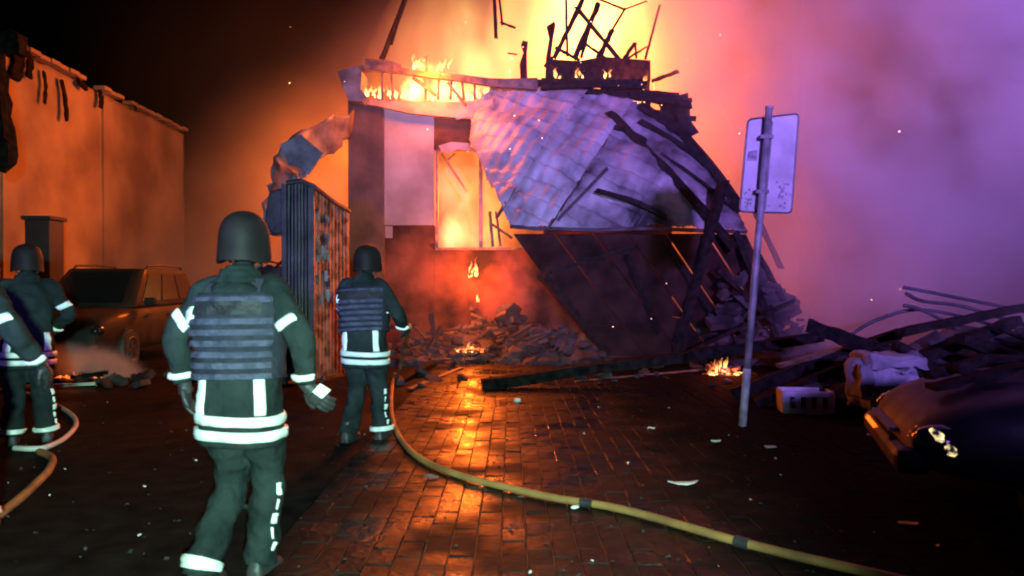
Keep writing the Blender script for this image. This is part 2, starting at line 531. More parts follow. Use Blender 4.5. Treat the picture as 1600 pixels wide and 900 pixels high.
EMBER = bpy.data.materials.new('glowing_ember'); EMBER.use_nodes = True
_b = EMBER.node_tree.nodes['Principled BSDF']
_b.inputs['Base Color'].default_value = (0.03, 0.02, 0.015, 1)
_tc = EMBER.node_tree.nodes.new('ShaderNodeTexCoord'); _n = EMBER.node_tree.nodes.new('ShaderNodeTexNoise'); _n.inputs['Scale'].default_value = 14
_r = EMBER.node_tree.nodes.new('ShaderNodeValToRGB'); _r.color_ramp.elements[0].position = 0.5; _r.color_ramp.elements[1].position = 0.62
_r.color_ramp.elements[0].color = (0, 0, 0, 1); _r.color_ramp.elements[1].color = (1, 0.16, 0.03, 1)
EMBER.node_tree.links.new(_tc.outputs['Object'], _n.inputs['Vector']); EMBER.node_tree.links.new(_n.outputs['Fac'], _r.inputs['Fac'])
EMBER.node_tree.links.new(_r.outputs[0], _b.inputs['Emission Color']); _b.inputs['Emission Strength'].default_value = 2.2

def tongue(base, h, r, seed, lean=(0, 0)):
    """a ragged lick of flame: several thin twisting tongues of unequal height from one bed"""
    rn = random.Random(seed)
    mb = MB()
    for q in range(rn.randint(4, 6)):
        pts, rr = [], []
        ph = rn.uniform(0, 6); hh = h * rn.uniform(.35, 1.05); r0 = r * rn.uniform(.25, .6)
        off = Vector((rn.uniform(-1.3, 1.3) * r, rn.uniform(-.6, .6) * r, rn.uniform(-.1, .2) * h))
        dr = Vector((rn.uniform(-.5, .5) * r, rn.uniform(-.3, .3) * r, 0))
        K = 10
        for i in range(K + 1):
            t = i / K
            w = 0.6 * r * math.sin(ph + 5.5 * t) * t; w2 = 0.4 * r * math.cos(ph * 1.3 + 4.6 * t) * t
            pts.append(Vector(base) + off + dr * t + Vector((w, w2, hh * t)))
            rr.append(max(.002, r0 * (1 - t) ** .7 * (.7 + .5 * math.sin(ph + 7 * t)) * (.6 + min(1, 4 * t) * .4)))
        mb.tube(pts, rr, 8)
    return mb
FIRE_C = (1.0, 0.145, 0.010)
def fire_volume(root, c, size, strength, seed, name='flame', **k):
    bm = blob(size, seed)
    me = bpy.data.meshes.new(name); bm.to_mesh(me); bm.free()
    o = bpy.data.objects.new(name, me); col.objects.link(o)
    o.location = Vector(c) - root.location
    o.parent = root
    me.materials.append(flame_volume_material('flame_gas', size, strength, seed=seed, **k))
    return o
def fire_tongues(root, spots_, name='flame_tongue'):
    for i, (b, h, r) in enumerate(spots_):
        mb = tongue(b, h, r, i * 7 + int(abs(b[0] * 100)))
        wp(mb, name, FLAME, root, smooth=True)

# -- the big blaze behind the roof
f = thing('fire', 'huge yellow blaze rising behind the burnt roof trusses', 'fire', (1.3, 18.6, 4.5), group=None)
fire_volume(f, (1.6, 18.9, 8.0), (2.9, 1.3, 3.8), 3.2, 3.1, nscale=0.9, base=0.35, soft=0.8, hot=(1.0, 0.60, 0.15))
fire_volume(f, (-1.2, 18.9, 6.9), (3.0, 1.2, 2.6), 1.1, 5.7, nscale=0.9, base=0.25, soft=0.85)
fire_volume(f, (1.9, 17.6, 7.4), (1.9, .8, 2.6), 3.0, 14.2, nscale=1.2, base=.0, soft=.7, hot=(1, .68, .22))
fire_volume(f, (-0.6, 17.4, 6.2), (2.1, .7, 1.3), 1.3, 15.9, nscale=1.4, base=.0, soft=.7)
lamp('blaze_light', 'POINT', (0.6, -0.2, 1.7), 4600, FIRE_C, 1.2, parent=f)
lamp('blaze_light', 'POINT', (-5.7, 1.0, 0.4), 1900, FIRE_C, 0.8, parent=f)
fire_volume(f, (-4.6, 19.4, 2.2), (1.2, .8, 2.0), 1.0, 12.7, nscale=1.0, base=.25, soft=.85)
# -- fire in the room behind the window
f = thing('fire', 'bright fire filling the room behind the window', 'fire', (-0.7, 16.6, 1.0))
fire_volume(f, (-0.75, 17.0, 3.2), (1.7, 0.9, 1.8), 1.9, 9.3, nscale=1.8, base=0.12, soft=0.75)
fire_volume(f, (-1.2, 15.9, 2.45), (0.42, 0.3, 0.62), 9.0, 1.3, nscale=2.2, base=0.2, soft=0.9, hot=(1, 0.72, 0.3))
fire_volume(f, (-0.3, 16.4, 2.7), (0.5, 0.3, 0.9), 2.5, 3.3, nscale=2.4, base=0.05, soft=0.9)
lamp('room_fire_light', 'POINT', (-0.2, -0.6, 2.2), 800, FIRE_C, 0.5, parent=f)
# -- fire in the eaves
f = thing('fire', 'row of white-hot flames burning inside the open eaves', 'fire', (-1.6, 15.3, 4.9))
fire_volume(f, P(650, 143, 15.0), (0.40, 0.24, 0.38), 22, 4.4, nscale=2.2, base=0.6, soft=0.9, hot=(1, 0.72, 0.3))
fire_volume(f, P(700, 142, 15.0), (0.5, 0.24, 0.40), 20, 6.1, nscale=2.5, base=0.45, soft=0.9, hot=(1, 0.72, 0.3))
fire_volume(f, P(640, 130, 15.3), (1.25, 0.4, 0.5), 1.3, 2.2, nscale=2.0, base=0.35, soft=0.8)
fire_volume(f, P(670, 108, 15.2), (0.45, 0.25, 0.18), 7, 8.2, nscale=2.5, base=0.25, soft=0.9)
sp = []
for px, py, hh in ((566, 152, .2), (582, 151, .28), (598, 152, .3), (615, 153, .22), (630, 154, .35), (672, 156, .3), (724, 156, .4), (738, 155, .3), (752, 152, .25), (690, 112, .3), (655, 108, .28)):
    sp.append((P(px, py, 14.95), hh * 1.25, hh * 0.4))
fire_tongues(f, sp)
lamp('eave_fire_light', 'POINT', (0.1, -0.9, 0.5), 850, FIRE_C, 0.35, parent=f)
# -- upper small flames on the right roof
f = thing('fire', 'small flames licking between the beams right of the roof box', 'fire', P(960, 150, 15.6))
sp = [(P(px, py, 15.5), hh, hh * .28) for px, py, hh in ((985, 170, .35), (1012, 145, .42), (870, 125, .3), (905, 124, .25), (950, 122, .22), (978, 165, .25), (835, 148, .25), (1006, 165, .25))]
fire_tongues(f, sp)
lamp('roof_fire_light', 'POINT', (0.4, -0.5, 0.2), 150, FIRE_C, 0.3, parent=f)
# -- small fires
f = thing('fire', 'small flame dripping down the wall below the window', 'fire', P(742, 432, 14.7))
fire_tongues(f, [(P(742, 432, 14.7), .34, .085), (P(737, 430, 14.7), .2, .05), (P(748, 470, 14.75), .3, .03)])
lamp('drip_light', 'POINT', (0, -0.35, 0.1), 420, FIRE_C, 0.1, parent=f)
f = thing('fire', 'small fire of glowing embers on the rubble before the wall', 'fire', P(735, 551, 13.6))
b0 = P(735, 551, 13.6)
fire_tongues(f, [(b0 + Vector((dx, dy, .01)), h, r) for dx, dy, h, r in ((-.16, 0, .1, .06), (0, .05, .19, .07), (.1, -.05, .13, .06), (.2, .05, .08, .04), (-.06, -.1, .1, .05))])
for i in range(9):
    mb = MB(); mb.bar(b0 + Vector((random.uniform(-.3, .3), random.uniform(-.2, .2), .03)), b0 + Vector((random.uniform(-.3, .3), random.uniform(-.2, .2), .05)), .05, .04, seg=3, jit=.3)
    wp(mb, 'ember', EMBER, f)
lamp('ground_fire_light', 'POINT', (0, -0.1, 0.3), 45, FIRE_C, 0.1, parent=f)
f = thing('fire', 'low orange fire burning on debris left of the sign pole', 'fire', G(1133, 590))
b0 = G(1133, 590)
fire_tongues(f, [(b0 + Vector((dx, dy, .03)), h, r) for dx, dy, h, r in ((-.16, 0, .09, .06), (-.04, .02, .13, .06), (.09, 0, .09, .06), (.2, .03, .08, .045), (.0, .12, .34, .05), (-.05, .14, .26, .04))])
for i in range(12):
    mb = MB(); mb.bar(b0 + Vector((random.uniform(-.3, .3), random.uniform(-.1, .3), .03)), b0 + Vector((random.uniform(-.3, .3), random.uniform(-.1, .3), random.uniform(.03, .2))), .05, .04, seg=3, jit=.3)
    wp(mb, 'ember', EMBER, f)
lamp('ground_fire_light', 'POINT', (0, -0.15, 0.3), 40, FIRE_C, 0.1, parent=f)

# ================================================================== BURNING BUILDING
BY = 15.0
bld = thing('burning_building', 'burning single storey building with white facade panel and glowing window', 'building', (0, BY, 0))
def wbox(name, m, x0, x1, z0, z1, y0, y1, **k):
    mb = MB().box(((x0 + x1) / 2, (y0 + y1) / 2, (z0 + z1) / 2), (x1 - x0, y1 - y0, z1 - z0))
    return wp(mb, name, m, bld, **k)
zx = lambda py, Y=BY: CAMZ + (HORY - py) * Y / FPX
xx = lambda px, Y=BY: (px - 800) * Y / FPX
x_l, x_p, x_w0, x_w1, x_r = xx(546), xx(601), xx(680), xx(850), xx(1050)
z_sill, z_wtop, z_top = zx(387), zx(233), zx(166)
def rough_wall(name, m, x0, x1, z0, z1, y0, y1, top_jag=0.0, amp=0.012):
    """wall block whose front is a dense sheet with slight unevenness and an irregular top"""
    nx = max(2, int((x1 - x0) / 0.12)); nz = max(2, int((z1 - z0) / 0.12))
    mb = MB()
    def fr(i, j, y, front):
        x_ = x0 + (x1 - x0) * i / nx
        zt = z1 + (top_jag * noise.noise(Vector((x_ * 2.3, 3.3, z1))) if top_jag else 0)
        z_ = z0 + (zt - z0) * j / nz
        d = amp * noise.noise(Vector((x_ * 1.3, z_ * 1.3, 7))) if front else 0
        return (x_, y + d, z_)
    k = 0
    vs = [fr(i, j, y0, True) for i in range(nx + 1) for j in range(nz + 1)] + [fr(i, j, y1, False) for i in range(nx + 1) for j in range(nz + 1)]
    N1 = (nx + 1) * (nz + 1)
    fs = []
    for i in range(nx):
        for j in range(nz):
            a = i * (nz + 1) + j
            fs.append((a, a + nz + 1, a + nz + 2, a + 1)); fs.append((a + N1, a + 1 + N1, a + nz + 2 + N1, a + nz + 1 + N1))
    for i in range(nx):
        for j in (0, nz):
            a = i * (nz + 1) + j; b = a + nz + 1
            fs.append((a, b, b + N1, a + N1))
    for j in range(nz):
        for i in (0, nx):
            a = i * (nz + 1) + j; b = a + 1
            fs.append((a, b, b + N1, a + N1))
    mb.add(vs, fs)
    return wp(mb, name, m, bld)
rough_wall('wall_pier', PIER, x_l, x_p, 0, zx(160), BY - 0.10, BY + 0.3, 0.05)
rough_wall('facade_panel', WHITEWALL, x_p + .004, x_w0 - .02, zx(352), zx(172), BY - 0.035, BY + 0.25, 0.06, 0.006)
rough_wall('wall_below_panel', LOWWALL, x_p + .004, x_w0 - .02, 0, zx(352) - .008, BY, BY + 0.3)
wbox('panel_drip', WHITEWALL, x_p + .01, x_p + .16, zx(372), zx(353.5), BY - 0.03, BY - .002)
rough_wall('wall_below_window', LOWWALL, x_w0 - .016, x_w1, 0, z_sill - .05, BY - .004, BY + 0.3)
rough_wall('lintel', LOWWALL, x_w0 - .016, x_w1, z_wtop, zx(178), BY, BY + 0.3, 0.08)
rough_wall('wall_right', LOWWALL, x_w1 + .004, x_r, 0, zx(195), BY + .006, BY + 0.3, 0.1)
# white sill, ragged strip above window, mullions
win = MB()
win.box((xx(751), BY + .12, (z_sill + z_wtop) / 2), (0.075, 0.09, z_wtop - z_sill - .01))
win.box((x_w0 + .025, BY + .12, (z_sill + z_wtop) / 2), (0.05, 0.09, z_wtop - z_sill - .01))
wo = wp(win, 'window_frame', mat('scorched_frame', (0.10, 0.05, 0.03), 0.6, (0.25, 0.14, 0.08), 6, .3), bld)
wp(MB().box(((x_w0 + x_w1) / 2, BY + .08, z_sill - .024), (x_w1 - x_w0 - .05, 0.34, 0.045)), 'window_sill', TIMBER, bld)
mb = MB()
pts = [(685, 228), (705, 222), (735, 224), (752, 232), (745, 240), (735, 236), (715, 233), (700, 240), (690, 237)]
mb.prism([P(a, b, BY - .05) for a, b in pts], (0, .02, 0))
wp(mb, 'torn_trim_strip', WHITEWALL, bld)
# debris bars inside the window
for (a, b, c, d, y, w) in ((765, 330, 770, 385, 15.7, .06), (768, 350, 800, 372, 15.8, .05), (690, 240, 730, 300, 16.2, .05), (700, 250, 712, 240, 16, .04), (775, 330, 782, 385, 15.9, .05)):
    wp(MB().bar(P(a, b, y), P(c, d, y), w, w, seg=4, jit=.2), 'fallen_batten', TIMBER, bld)
rough_wall('back_wall', SOOT, x_l, x_r, 0, 4.3, 17.9, 18.1, .3)
# side wall
mb = MB().box((x_l + .15, BY + 1.7, 2.3), (0.3, 2.78, 4.6)); wp(mb, 'side_wall', SOOT, bld)
wbox('room_floor', SOOT, x_l + .31, x_r, 0.02, 1.3, BY + .31, 17.88)
# eaves: burnt-out box
def cb(name, a, b, w, h=None, m=CHAR, seg=7, jit=.18, bend=0, root=bld, up=(0, 0, 1)):
    return wp(MB().bar(a, b, w, h or w, seg=seg, jit=jit, bend=bend, up=up), name, m, root)
EY = 14.55
def strip_poly(name, top, bot, thick, m, root=bld, Y=EY):
    poly = [P(a, b, Y) for a, b in top] + [P(a, b, Y) for a, b in reversed(bot)]
    return wp(MB().prism(poly, (0, thick, 0)), name, m, root)
strip_poly('fascia_board', [(560, 103), (600, 102), (660, 112), (720, 117), (775, 124), (840, 122)], [(560, 110), (610, 113), (670, 121), (720, 127), (775, 136), (840, 140)], .12, TIMBER)
strip_poly('fascia_board', [(846, 122), (930, 126), (1004, 124)], [(846, 139), (930, 136), (1008, 138)], .12, CHAR)
mb = MB()
fr = [P(527, 113, 14.5), P(557, 103, 14.5), P(566, 112, 14.5), P(564, 140, 14.5), P(574, 152, 14.5), P(566, 159, 14.5), P(546, 158, 14.5), P(536, 135, 14.5)]
mb.prism(fr, (0, .55, 0))
wp(mb, 'eave_end', SHEET, bld)
strip_poly('eave_cap', [(571, 92), (600, 94), (628, 101)], [(571, 104), (600, 105), (628, 108)], .3, TIMBER, Y=14.7)
mb = MB()
top = [(562, 153), (600, 157), (640, 158), (680, 160), (735, 160), (770, 156)]
bot = [(556, 161), (590, 166), (640, 177), (676, 181), (735, 186), (770, 184)]
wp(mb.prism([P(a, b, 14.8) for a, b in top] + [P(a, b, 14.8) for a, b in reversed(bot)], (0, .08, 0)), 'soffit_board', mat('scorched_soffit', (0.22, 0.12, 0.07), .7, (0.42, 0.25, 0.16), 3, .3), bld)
for px in (598, 612, 664, 686, 706, 722, 742):
    cb('eave_stud', P(px, 108 + (px - 560) * .1, 14.75), P(px + random.uniform(-4, 4), 156, 14.78), .045, m=TIMBER)
cb('eave_brace', P(646, 122, 14.7), P(682, 150, 14.7), .06, m=TIMBER)
cb('eave_brace', P(700, 130, 14.7), P(728, 165, 14.7), .05, m=TIMBER)
cb('eave_pin', P(667, 112, 14.7), P(667, 88, 14.7), .045, m=TIMBER)
cb('torn_flashing', P(713, 186, 14.6), P(735, 182, 14.6), .03, .03, m=WHITEWALL)
# roof carcass above
strip_poly('charred_box_beam', [(857, 93), (905, 96), (940, 89), (975, 92), (1016, 95)], [(852, 125), (905, 126), (960, 127), (1016, 127)], .35, CHAR, Y=15.6)
for (a, b, c, d, w) in ((866, 92, 910, 0, .10), (886, 90, 884, -10, .055), (898, 92, 934, 8, .11), (908, 90, 922, 40, .06), (900, 12, 968, 95, .075), (935, 90, 956, 48, .10), (956, 48, 976, 15, .05),
                        (935, 0, 975, 16, .04), (975, 16, 1010, 3, .035), (975, 92, 992, 68, .07), (992, 68, 994, 92, .05), (980, 92, 1010, 74, .05), (1008, 92, 1030, 10, .045), (868, 75, 905, 95, .06), (915, 70, 950, 95, .05), (864, 90, 850, 105, .05)):
    cb('burnt_rafter', P(a, b, 15.9), P(c, d, 16.1), w * .85, m=CHAR, seg=8, jit=.32)
mb = MB()
mb.prism([P(a, b, 15.7) for a, b in [(852, 122), (853, 90), (858, 60), (854, 42), (866, 34), (868, 40), (864, 62), (860, 95), (868, 122)]], (0, .08, 0)); wp(mb, 'curled_sheet', CHAR, bld)
mb = MB()
mb.prism([P(a, b, 15.2) for a, b in [(813, 124), (812, 100), (818, 82), (814, 70), (817, 64), (825, 66), (823, 85), (824, 126)]], (0, .1, 0)); wp(mb, 'charred_post', CHAR, bld)
cb('leaning_pole', P(597, 94, 16.0), P(634, 0, 16.4), .085)
cb('leaning_pole', P(612, 70, 16.0), P(640, -20, 16.4), .04)
cb('hanging_pole', P(775, 60, 17), P(772, -20, 17), .08)
cb('hanging_pole', P(785, 40, 17), P(778, -20, 17), .05)
cb('hanging_pole', P(782, 36, 17), P(806, 45, 17), .045)
cb('hanging_pole', P(793, 84, 17.2), P(808, 86, 17.2), .03)
for (a, b, c, d, y, w) in ((760, 128, 1005, 132, 15.1, .12), (820, 135, 1065, 158, 15.0, .17), (880, 150, 1075, 200, 14.9, .12), (940, 140, 1060, 152, 15.2, .14), (1010, 130, 1012, 170, 15.2, .10), (1040, 150, 1085, 210, 15, .2), (985, 150, 1080, 165, 14.8, .15), (1000, 165, 1078, 215, 14.7, .2), (1030, 180, 1085, 240, 14.7, .22)):
    cb('charred_beam', P(a, b, y), P(c, d, y - .2), w, w * .8, jit=.25)
for (a, b, c, d, y, w) in ((1018, 128, 1060, 112, 15.5, .12), (1030, 165, 1080, 158, 15.2, .22), (1045, 185, 1086, 186, 15.1, .24), (1050, 215, 1088, 228, 15.0, .22), (1040, 150, 1056, 230, 15.2, .3), (1062, 150, 1074, 235, 15.1, .26), (1020, 190, 1082, 250, 14.9, .2)):
    cb('charred_board', P(a, b, y), P(c, d, y - .1), w, .06, jit=.3)

# ================================================================== COLLAPSED ROOF
rf = thing('collapsed_roof', 'collapsed roof slope of pale metal tiles hanging over the wall', 'roof', (2.0, 13.8, 0))
A, B, C_ = P(760, 140, 15.0), P(800, 357, 13.15), P(1150, 357, 13.5)
e1 = (C_ - B).normalized()
nrm = e1.cross(A - B).normalized()
if nrm.y > 0: nrm = -nrm
e2 = nrm.cross(e1).normalized()
if e2.z < 0: e2 = -e2
def to_plane(px, py, O=B, nn=nrm, a=e1, b=e2):
    d = P(px, py, 1) - Vector((0, 0, CAMZ)); o = Vector((0, 0, CAMZ))
    t = (O - o).dot(nn) / d.dot(nn)
    q = o + d * t - O
    return (q.dot(a), q.dot(b))
poly = [to_plane(*q) for q in [(735, 205), (737, 180), (747, 152), (768, 133), (795, 125), (850, 138), (905, 148), (970, 166), (1035, 182), (1085, 235), (1130, 288), (1152, 330), (1168, 362), (1060, 360), (930, 363), (800, 358), (782, 322), (770, 290), (752, 245)]]
s0, s1 = Vector(to_plane(967, 191)), Vector(to_plane(855, 355))
sd = (s1 - s0).normalized(); td = Vector((-sd.y, sd.x))
if td.x < 0: td = -td
ts = [Vector(p).dot(td) for p in poly]; ss = [Vector(p).dot(sd) for p in poly]
seams = [Vector(to_plane(*q)).dot(td) for q in ((775, 338), (855, 355), (873, 342), (1000, 357))]
cuts = [min(ts) - .1, seams[0], seams[1], seams[1] + 1.15, max(ts) + .1]
def bulge(x_, y_):
    u = min(1, max(0, (x_ + .7) / 4.9)); v = min(1, max(0, y_ / 3.2))
    return .42 * math.sin(math.pi * u) ** .8 * (.55 + .45 * math.sin(math.pi * v)) - .12
def roof_sheet(t0, t1, lift, seed):
    """metal tile sheet: waves across, pressed steps along, dented"""
    st = 0.03
    q = [tuple(p) for p in poly]
    q = clip_poly(q, -td.x, -td.y, -t0 - .012); q = clip_poly(q, td.x, td.y, t1 + .05)
    bm = bmesh.new()
    nt_, ns_ = int((t1 - t0 + .06) / st) + 1, int((max(ss) - min(ss)) / st) + 1
    vs = {}
    def pt(i, j):
        if (i, j) in vs: return vs[i, j]
        t = t0 + i * st; s = min(ss) + j * st
        p2 = sd * s + td * t
        wave = 0.011 * math.cos(2 * math.pi * t / 0.22)
        fs = (s / 0.33) % 1
        step = -0.045 * fs
        v3 = Vector((p2.x, p2.y, seed * .15))
        dent = 0.15 * noise.noise(v3 * 0.8) + 0.08 * noise.noise(v3 * 2.3) + .02 * noise.noise(v3 * 5)
        lft = max(0, 0.55 - p2.x - 0.25 * p2.y) if p2.y > 1 else 0
        co = B + e1 * p2.x + e2 * p2.y + nrm * (bulge(p2.x, p2.y) + wave + step + dent + lift + 0.05 * (t - t0) - 0.5 * lft * lft)
        vs[i, j] = bm.verts.new(co)
        return vs[i, j]
    for i in range(nt_):
        for j in range(ns_):
            t = t0 + (i + .5) * st; s = min(ss) + (j + .5) * st
            c = sd * s + td * t
            if inside(q, c.x, c.y):
                bm.faces.new((pt(i, j), pt(i + 1, j), pt(i + 1, j + 1), pt(i, j + 1)))
    me = bpy.data.meshes.new('roof_sheet'); bm.to_mesh(me); bm.free()
    for p in me.polygons: p.use_smooth = True
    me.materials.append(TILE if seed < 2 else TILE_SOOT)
    o = bpy.data.objects.new('roof_sheet', me); col.objects.link(o)
    so = o.modifiers.new('thick', 'SOLIDIFY'); so.thickness = 0.012
    world_part(o, rf)
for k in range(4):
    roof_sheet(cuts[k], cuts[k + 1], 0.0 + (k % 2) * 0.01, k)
def plane_pt(px, py, lift, O=B, nn=nrm):
    d = P(px, py, 1) - Vector((0, 0, CAMZ)); o = Vector((0, 0, CAMZ))
    t = (O - o).dot(nn) / d.dot(nn)
    q = o + d * t
    if nn is nrm:
        lift += bulge((q - B).dot(e1), (q - B).dot(e2))
    t = (O + nn * lift - o).dot(nn) / d.dot(nn)
    return o + d * t
# rolled edge trim along the lower break and seams
wp(MB().tube([plane_pt(a, b, .03) for a, b in ((797, 354), (840, 357), (930, 360), (1010, 357), (1090, 360), (1166, 362))], .035, 8), 'edge_trim', DARKSHEET, rf)
for (a, b, c, d, lift) in ((848, 220, 776, 340, .05), (968, 190, 857, 355, .06), (950, 262, 872, 343, .07), (1060, 262, 990, 357, .06)):
    wp(MB().bar(plane_pt(a, b, lift), plane_pt(c, d, lift), .035, .05, seg=6, jit=.2), 'seam_cap', DARKSHEET, rf)
for (a, b, c, d, lift, w) in ((955, 178, 1150, 390, .16, .20), (932, 298, 1042, 340, .14, .14), (1000, 190, 1110, 262, .15, .14), (1060, 200, 1160, 330, .13, .2), (960, 200, 1010, 222, .12, .12), (1030, 240, 1150, 330, .10, .09)):
    wp(MB().bar(plane_pt(a, b, lift), plane_pt(c, d, lift), w, w * .6, seg=7, jit=.2, bend=.05), 'charred_rafter', CHAR, rf)
# lower fold: dark sooty boards leaning back to the ground
A2, B2, C2 = P(800, 364, 13.15), P(945, 556, 14.25), P(1150, 364, 13.5)
f1 = (C2 - A2).normalized(); n2 = f1.cross(B2 - A2).normalized()
if n2.y > 0: n2 = -n2
f2 = n2.cross(f1).normalized()
if f2.z < 0: f2 = -f2
low = [to_plane(*q, A2, n2, f1, f2) for q in [(802, 366), (1165, 366), (1200, 440), (1185, 520), (1110, 556), (946, 556), (905, 500), (850, 432)]]
da = (Vector(to_plane(946, 556, A2, n2, f1, f2)) - Vector(to_plane(850, 432, A2, n2, f1, f2))).normalized()
dn = Vector((-da.y, da.x))
if dn.x < 0: dn = -dn
tt = [Vector(p).dot(dn) for p in low]
k = 0; t = min(tt)
while t < max(tt):
    w = random.uniform(.42, .62)
    q = clip_poly(clip_poly(low, -dn.x, -dn.y, -(t + .012)), dn.x, dn.y, t + w - .012)
    if len(q) > 2:
        # also break across at a random place
        sc_ = random.uniform(-1.0, -.4) if k % 2 else random.uniform(-1.7, -1.1)
        for piece, sg in ((0, 1), (1, -1)):
            q2 = clip_poly(q, 0.15 * sg, sg, sg * sc_ - .008)
            if len(q2) > 2:
                li = random.uniform(-.03, .03)
                tilt = random.uniform(-.03, .03)
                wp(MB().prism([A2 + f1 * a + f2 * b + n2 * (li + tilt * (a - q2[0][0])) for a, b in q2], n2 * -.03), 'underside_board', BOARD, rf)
    t += w; k += 1
for (a, b, c, d, lift, w) in ((848, 432, 950, 552, .08, .16), (1130, 285, 1058, 548, .18, .15), (980, 400, 1030, 520, .09, .09), (860, 425, 990, 385, .07, .06), (1045, 390, 1130, 520, .08, .09)):
    wp(MB().bar(plane_pt(a, b, lift, A2, n2), plane_pt(c, d, lift, A2, n2), w, w * .8, seg=7, jit=.18), 'charred_batten', CHAR, rf)

def rock(mb, c, r, rn):
    c = Vector(c)
    bm = bmesh.new()
    bmesh.ops.create_icosphere(bm, subdivisions=1, radius=1)
    sq = Vector((rn.uniform(.6, 1.4), rn.uniform(.6, 1.4), rn.uniform(.4, .9)))
    rot = Matrix.Rotation(rn.uniform(0, 6), 3, 'Z') @ Matrix.Rotation(rn.uniform(-.5, .5), 3, 'X')
    vs = [c + rot @ Vector([a * b * r * rn.uniform(.75, 1.2) for a, b in zip(v.co, sq)]) for v in bm.verts]
    fs = [tuple(v.index for v in f.verts) for f in bm.faces]
    bm.free()
    mb.add(vs, fs)
def chunk(mb, c, s, rn):
    rot = Matrix.Rotation(rn.uniform(0, 6), 3, 'Z') @ Matrix.Rotation(rn.uniform(-.6, .6), 3, 'X') @ Matrix.Rotation(rn.uniform(-.6, .6), 3, 'Y')
    mb.box(c, (s * rn.uniform(.5, 1.6), s * rn.uniform(.5, 1.3), s * rn.uniform(.15, .6)), rot)
# rubble at the right foot of the fallen roof
rn = random.Random(5)
mb = MB()
for i in range(260):
    px = rn.gauss(1180, 55); t = rn.random() ** 1.5
    top = max(360, 395 + abs(px - 1175) * 1.3)
    Yd = 14.0 + rn.uniform(-.8, 1.2)
    gy = HORY + CAMZ * FPX / Yd
    py = gy - (gy - top) * t
    (chunk if rn.random() < .75 else rock)(mb, P(px, py, Yd), rn.uniform(.08, .34), rn)
tag(mb.build('rubble', RUB), 'heap of sooty broken boards right of the collapsed roof', 'rubble', kind='stuff')
rn = random.Random(14)
mb = MB()
for i in range(520):
    cx = rn.uniform(-3.0, 1.6); u = rn.random()
    top_ = .25 + .75 * max(0, 1 - abs(cx + .2) / 1.9) + .25 * noise.noise(Vector((cx * 2, 3, 1)))
    cyy = 14.75 - 1.3 * u
    zc = max(.03, top_ * (1 - u) * rn.uniform(.5, 1.05))
    if cyy - .2 > 14.7: continue
    (chunk if rn.random() < .8 else rock)(mb, (cx, cyy, zc), rn.uniform(.06, .26), rn)
for i in range(34):
    c = Vector((rn.uniform(-2.8, 1.2), rn.uniform(13.6, 14.5), rn.uniform(.1, .7)))
    dv = Vector((rn.uniform(-1, 1), rn.uniform(-.25, .25), rn.uniform(-.4, .5))) * rn.uniform(.25, .6)
    mb.bar(c - dv, c + dv, rn.uniform(.03, .09), rn.uniform(.02, .05), seg=4, jit=.35)
tag(mb.build('rubble', RUB), 'low heap of sooty rubble along the foot of the burning wall', 'rubble', kind='stuff')
rn = random.Random(11)
for i, (a, b, c, d, y, w) in enumerate(((1150, 365, 1215, 530, 13.3, .14), (1120, 420, 1210, 505, 13.0, .12), (1165, 300, 1220, 420, 14.2, .12), (1230, 480, 1180, 390, 13.6, .1), (1080, 548, 1240, 470, 13.0, .1))):
    o = MB().bar(P(a, b, y), P(c, d, y - .1), w, w * .7, seg=6, jit=.2).build('charred_beam', CHAR)
    tag(o, ['steep charred beam at the right edge of the fallen roof', 'charred beam crossing the dark boards diagonally by the sign pole', 'upper charred beam fading into smoke behind the sign pole', 'short charred beam leaning on the rubble heap', 'charred beam lying across the foot of the fallen roof'][i], 'beam')

# ================================================================== BENT SHEET + GATE PANEL
tw = thing('twisted_sheet', 'twisted metal canopy sheet curling off the corner of the building', 'metal sheet', (-3.2, 12.6, 0))
def ribbon(name, left, right, ys, m, thick=.015):
    mb = MB()
    K = 26
    Lp = [catmull([[a, b, y] for (a, b), y in zip(left, ys)], i / K) for i in range(K + 1)]
    Rp = [catmull([[a, b, y] for (a, b), y in zip(right, ys)], i / K) for i in range(K + 1)]
    rj = random.Random(8)
    for q_ in Lp[1:] + Rp[1:]:
        q_[0] += rj.uniform(-5, 5); q_[1] += rj.uniform(-5, 5)
    M_ = 10
    rows = []
    for i in range(K + 1):
        row = []
        for j in range(M_ + 1):
            u = j / M_
            px = Lp[i][0] * (1 - u) + Rp[i][0] * u; py = Lp[i][1] * (1 - u) + Rp[i][1] * u
            y = Lp[i][2] * (1 - u) + (Rp[i][2] + .25) * u
            q = P(px, py, y)
            row.append(q + Vector((0.03 * noise.noise(q * 4), 0.22 * noise.noise(q * 2.2) + .08 * noise.noise(q * 6), 0.05 * noise.noise(q * 3))))
        rows.append(row)
    mb.ring_loft(rows, closed=False, caps=False)
    o = wp(mb, name, m, tw, smooth=True)
    so = o.modifiers.new('thick', 'SOLIDIFY'); so.thickness = thick
ribbon('bent_sheet', [(552, 172), (520, 185), (480, 203), (440, 230), (428, 262), (418, 300), (413, 335), (420, 362)], [(549, 210), (530, 232), (505, 250), (482, 272), (464, 283), (458, 310), (452, 345), (446, 366)], [14.6, 14.0, 13.4, 13.0, 12.8, 12.7, 12.6, 12.5], SHEET)
mb = MB(); mb.prism([P(a, b, 12.9) for a, b in [(438, 226), (470, 210), (505, 240), (482, 274), (470, 262), (452, 258)]], (0, .03, 0)); wp(mb, 'torn_flap', SHEET, tw)
mb = MB(); mb.prism([P(a, b, 12.4) for a, b in [(420, 300), (446, 292), (450, 330), (448, 366), (425, 366), (413, 345)]], (0, .25, 0)); wp(mb, 'crushed_end', DARKSHEET, tw, bevel=.03)

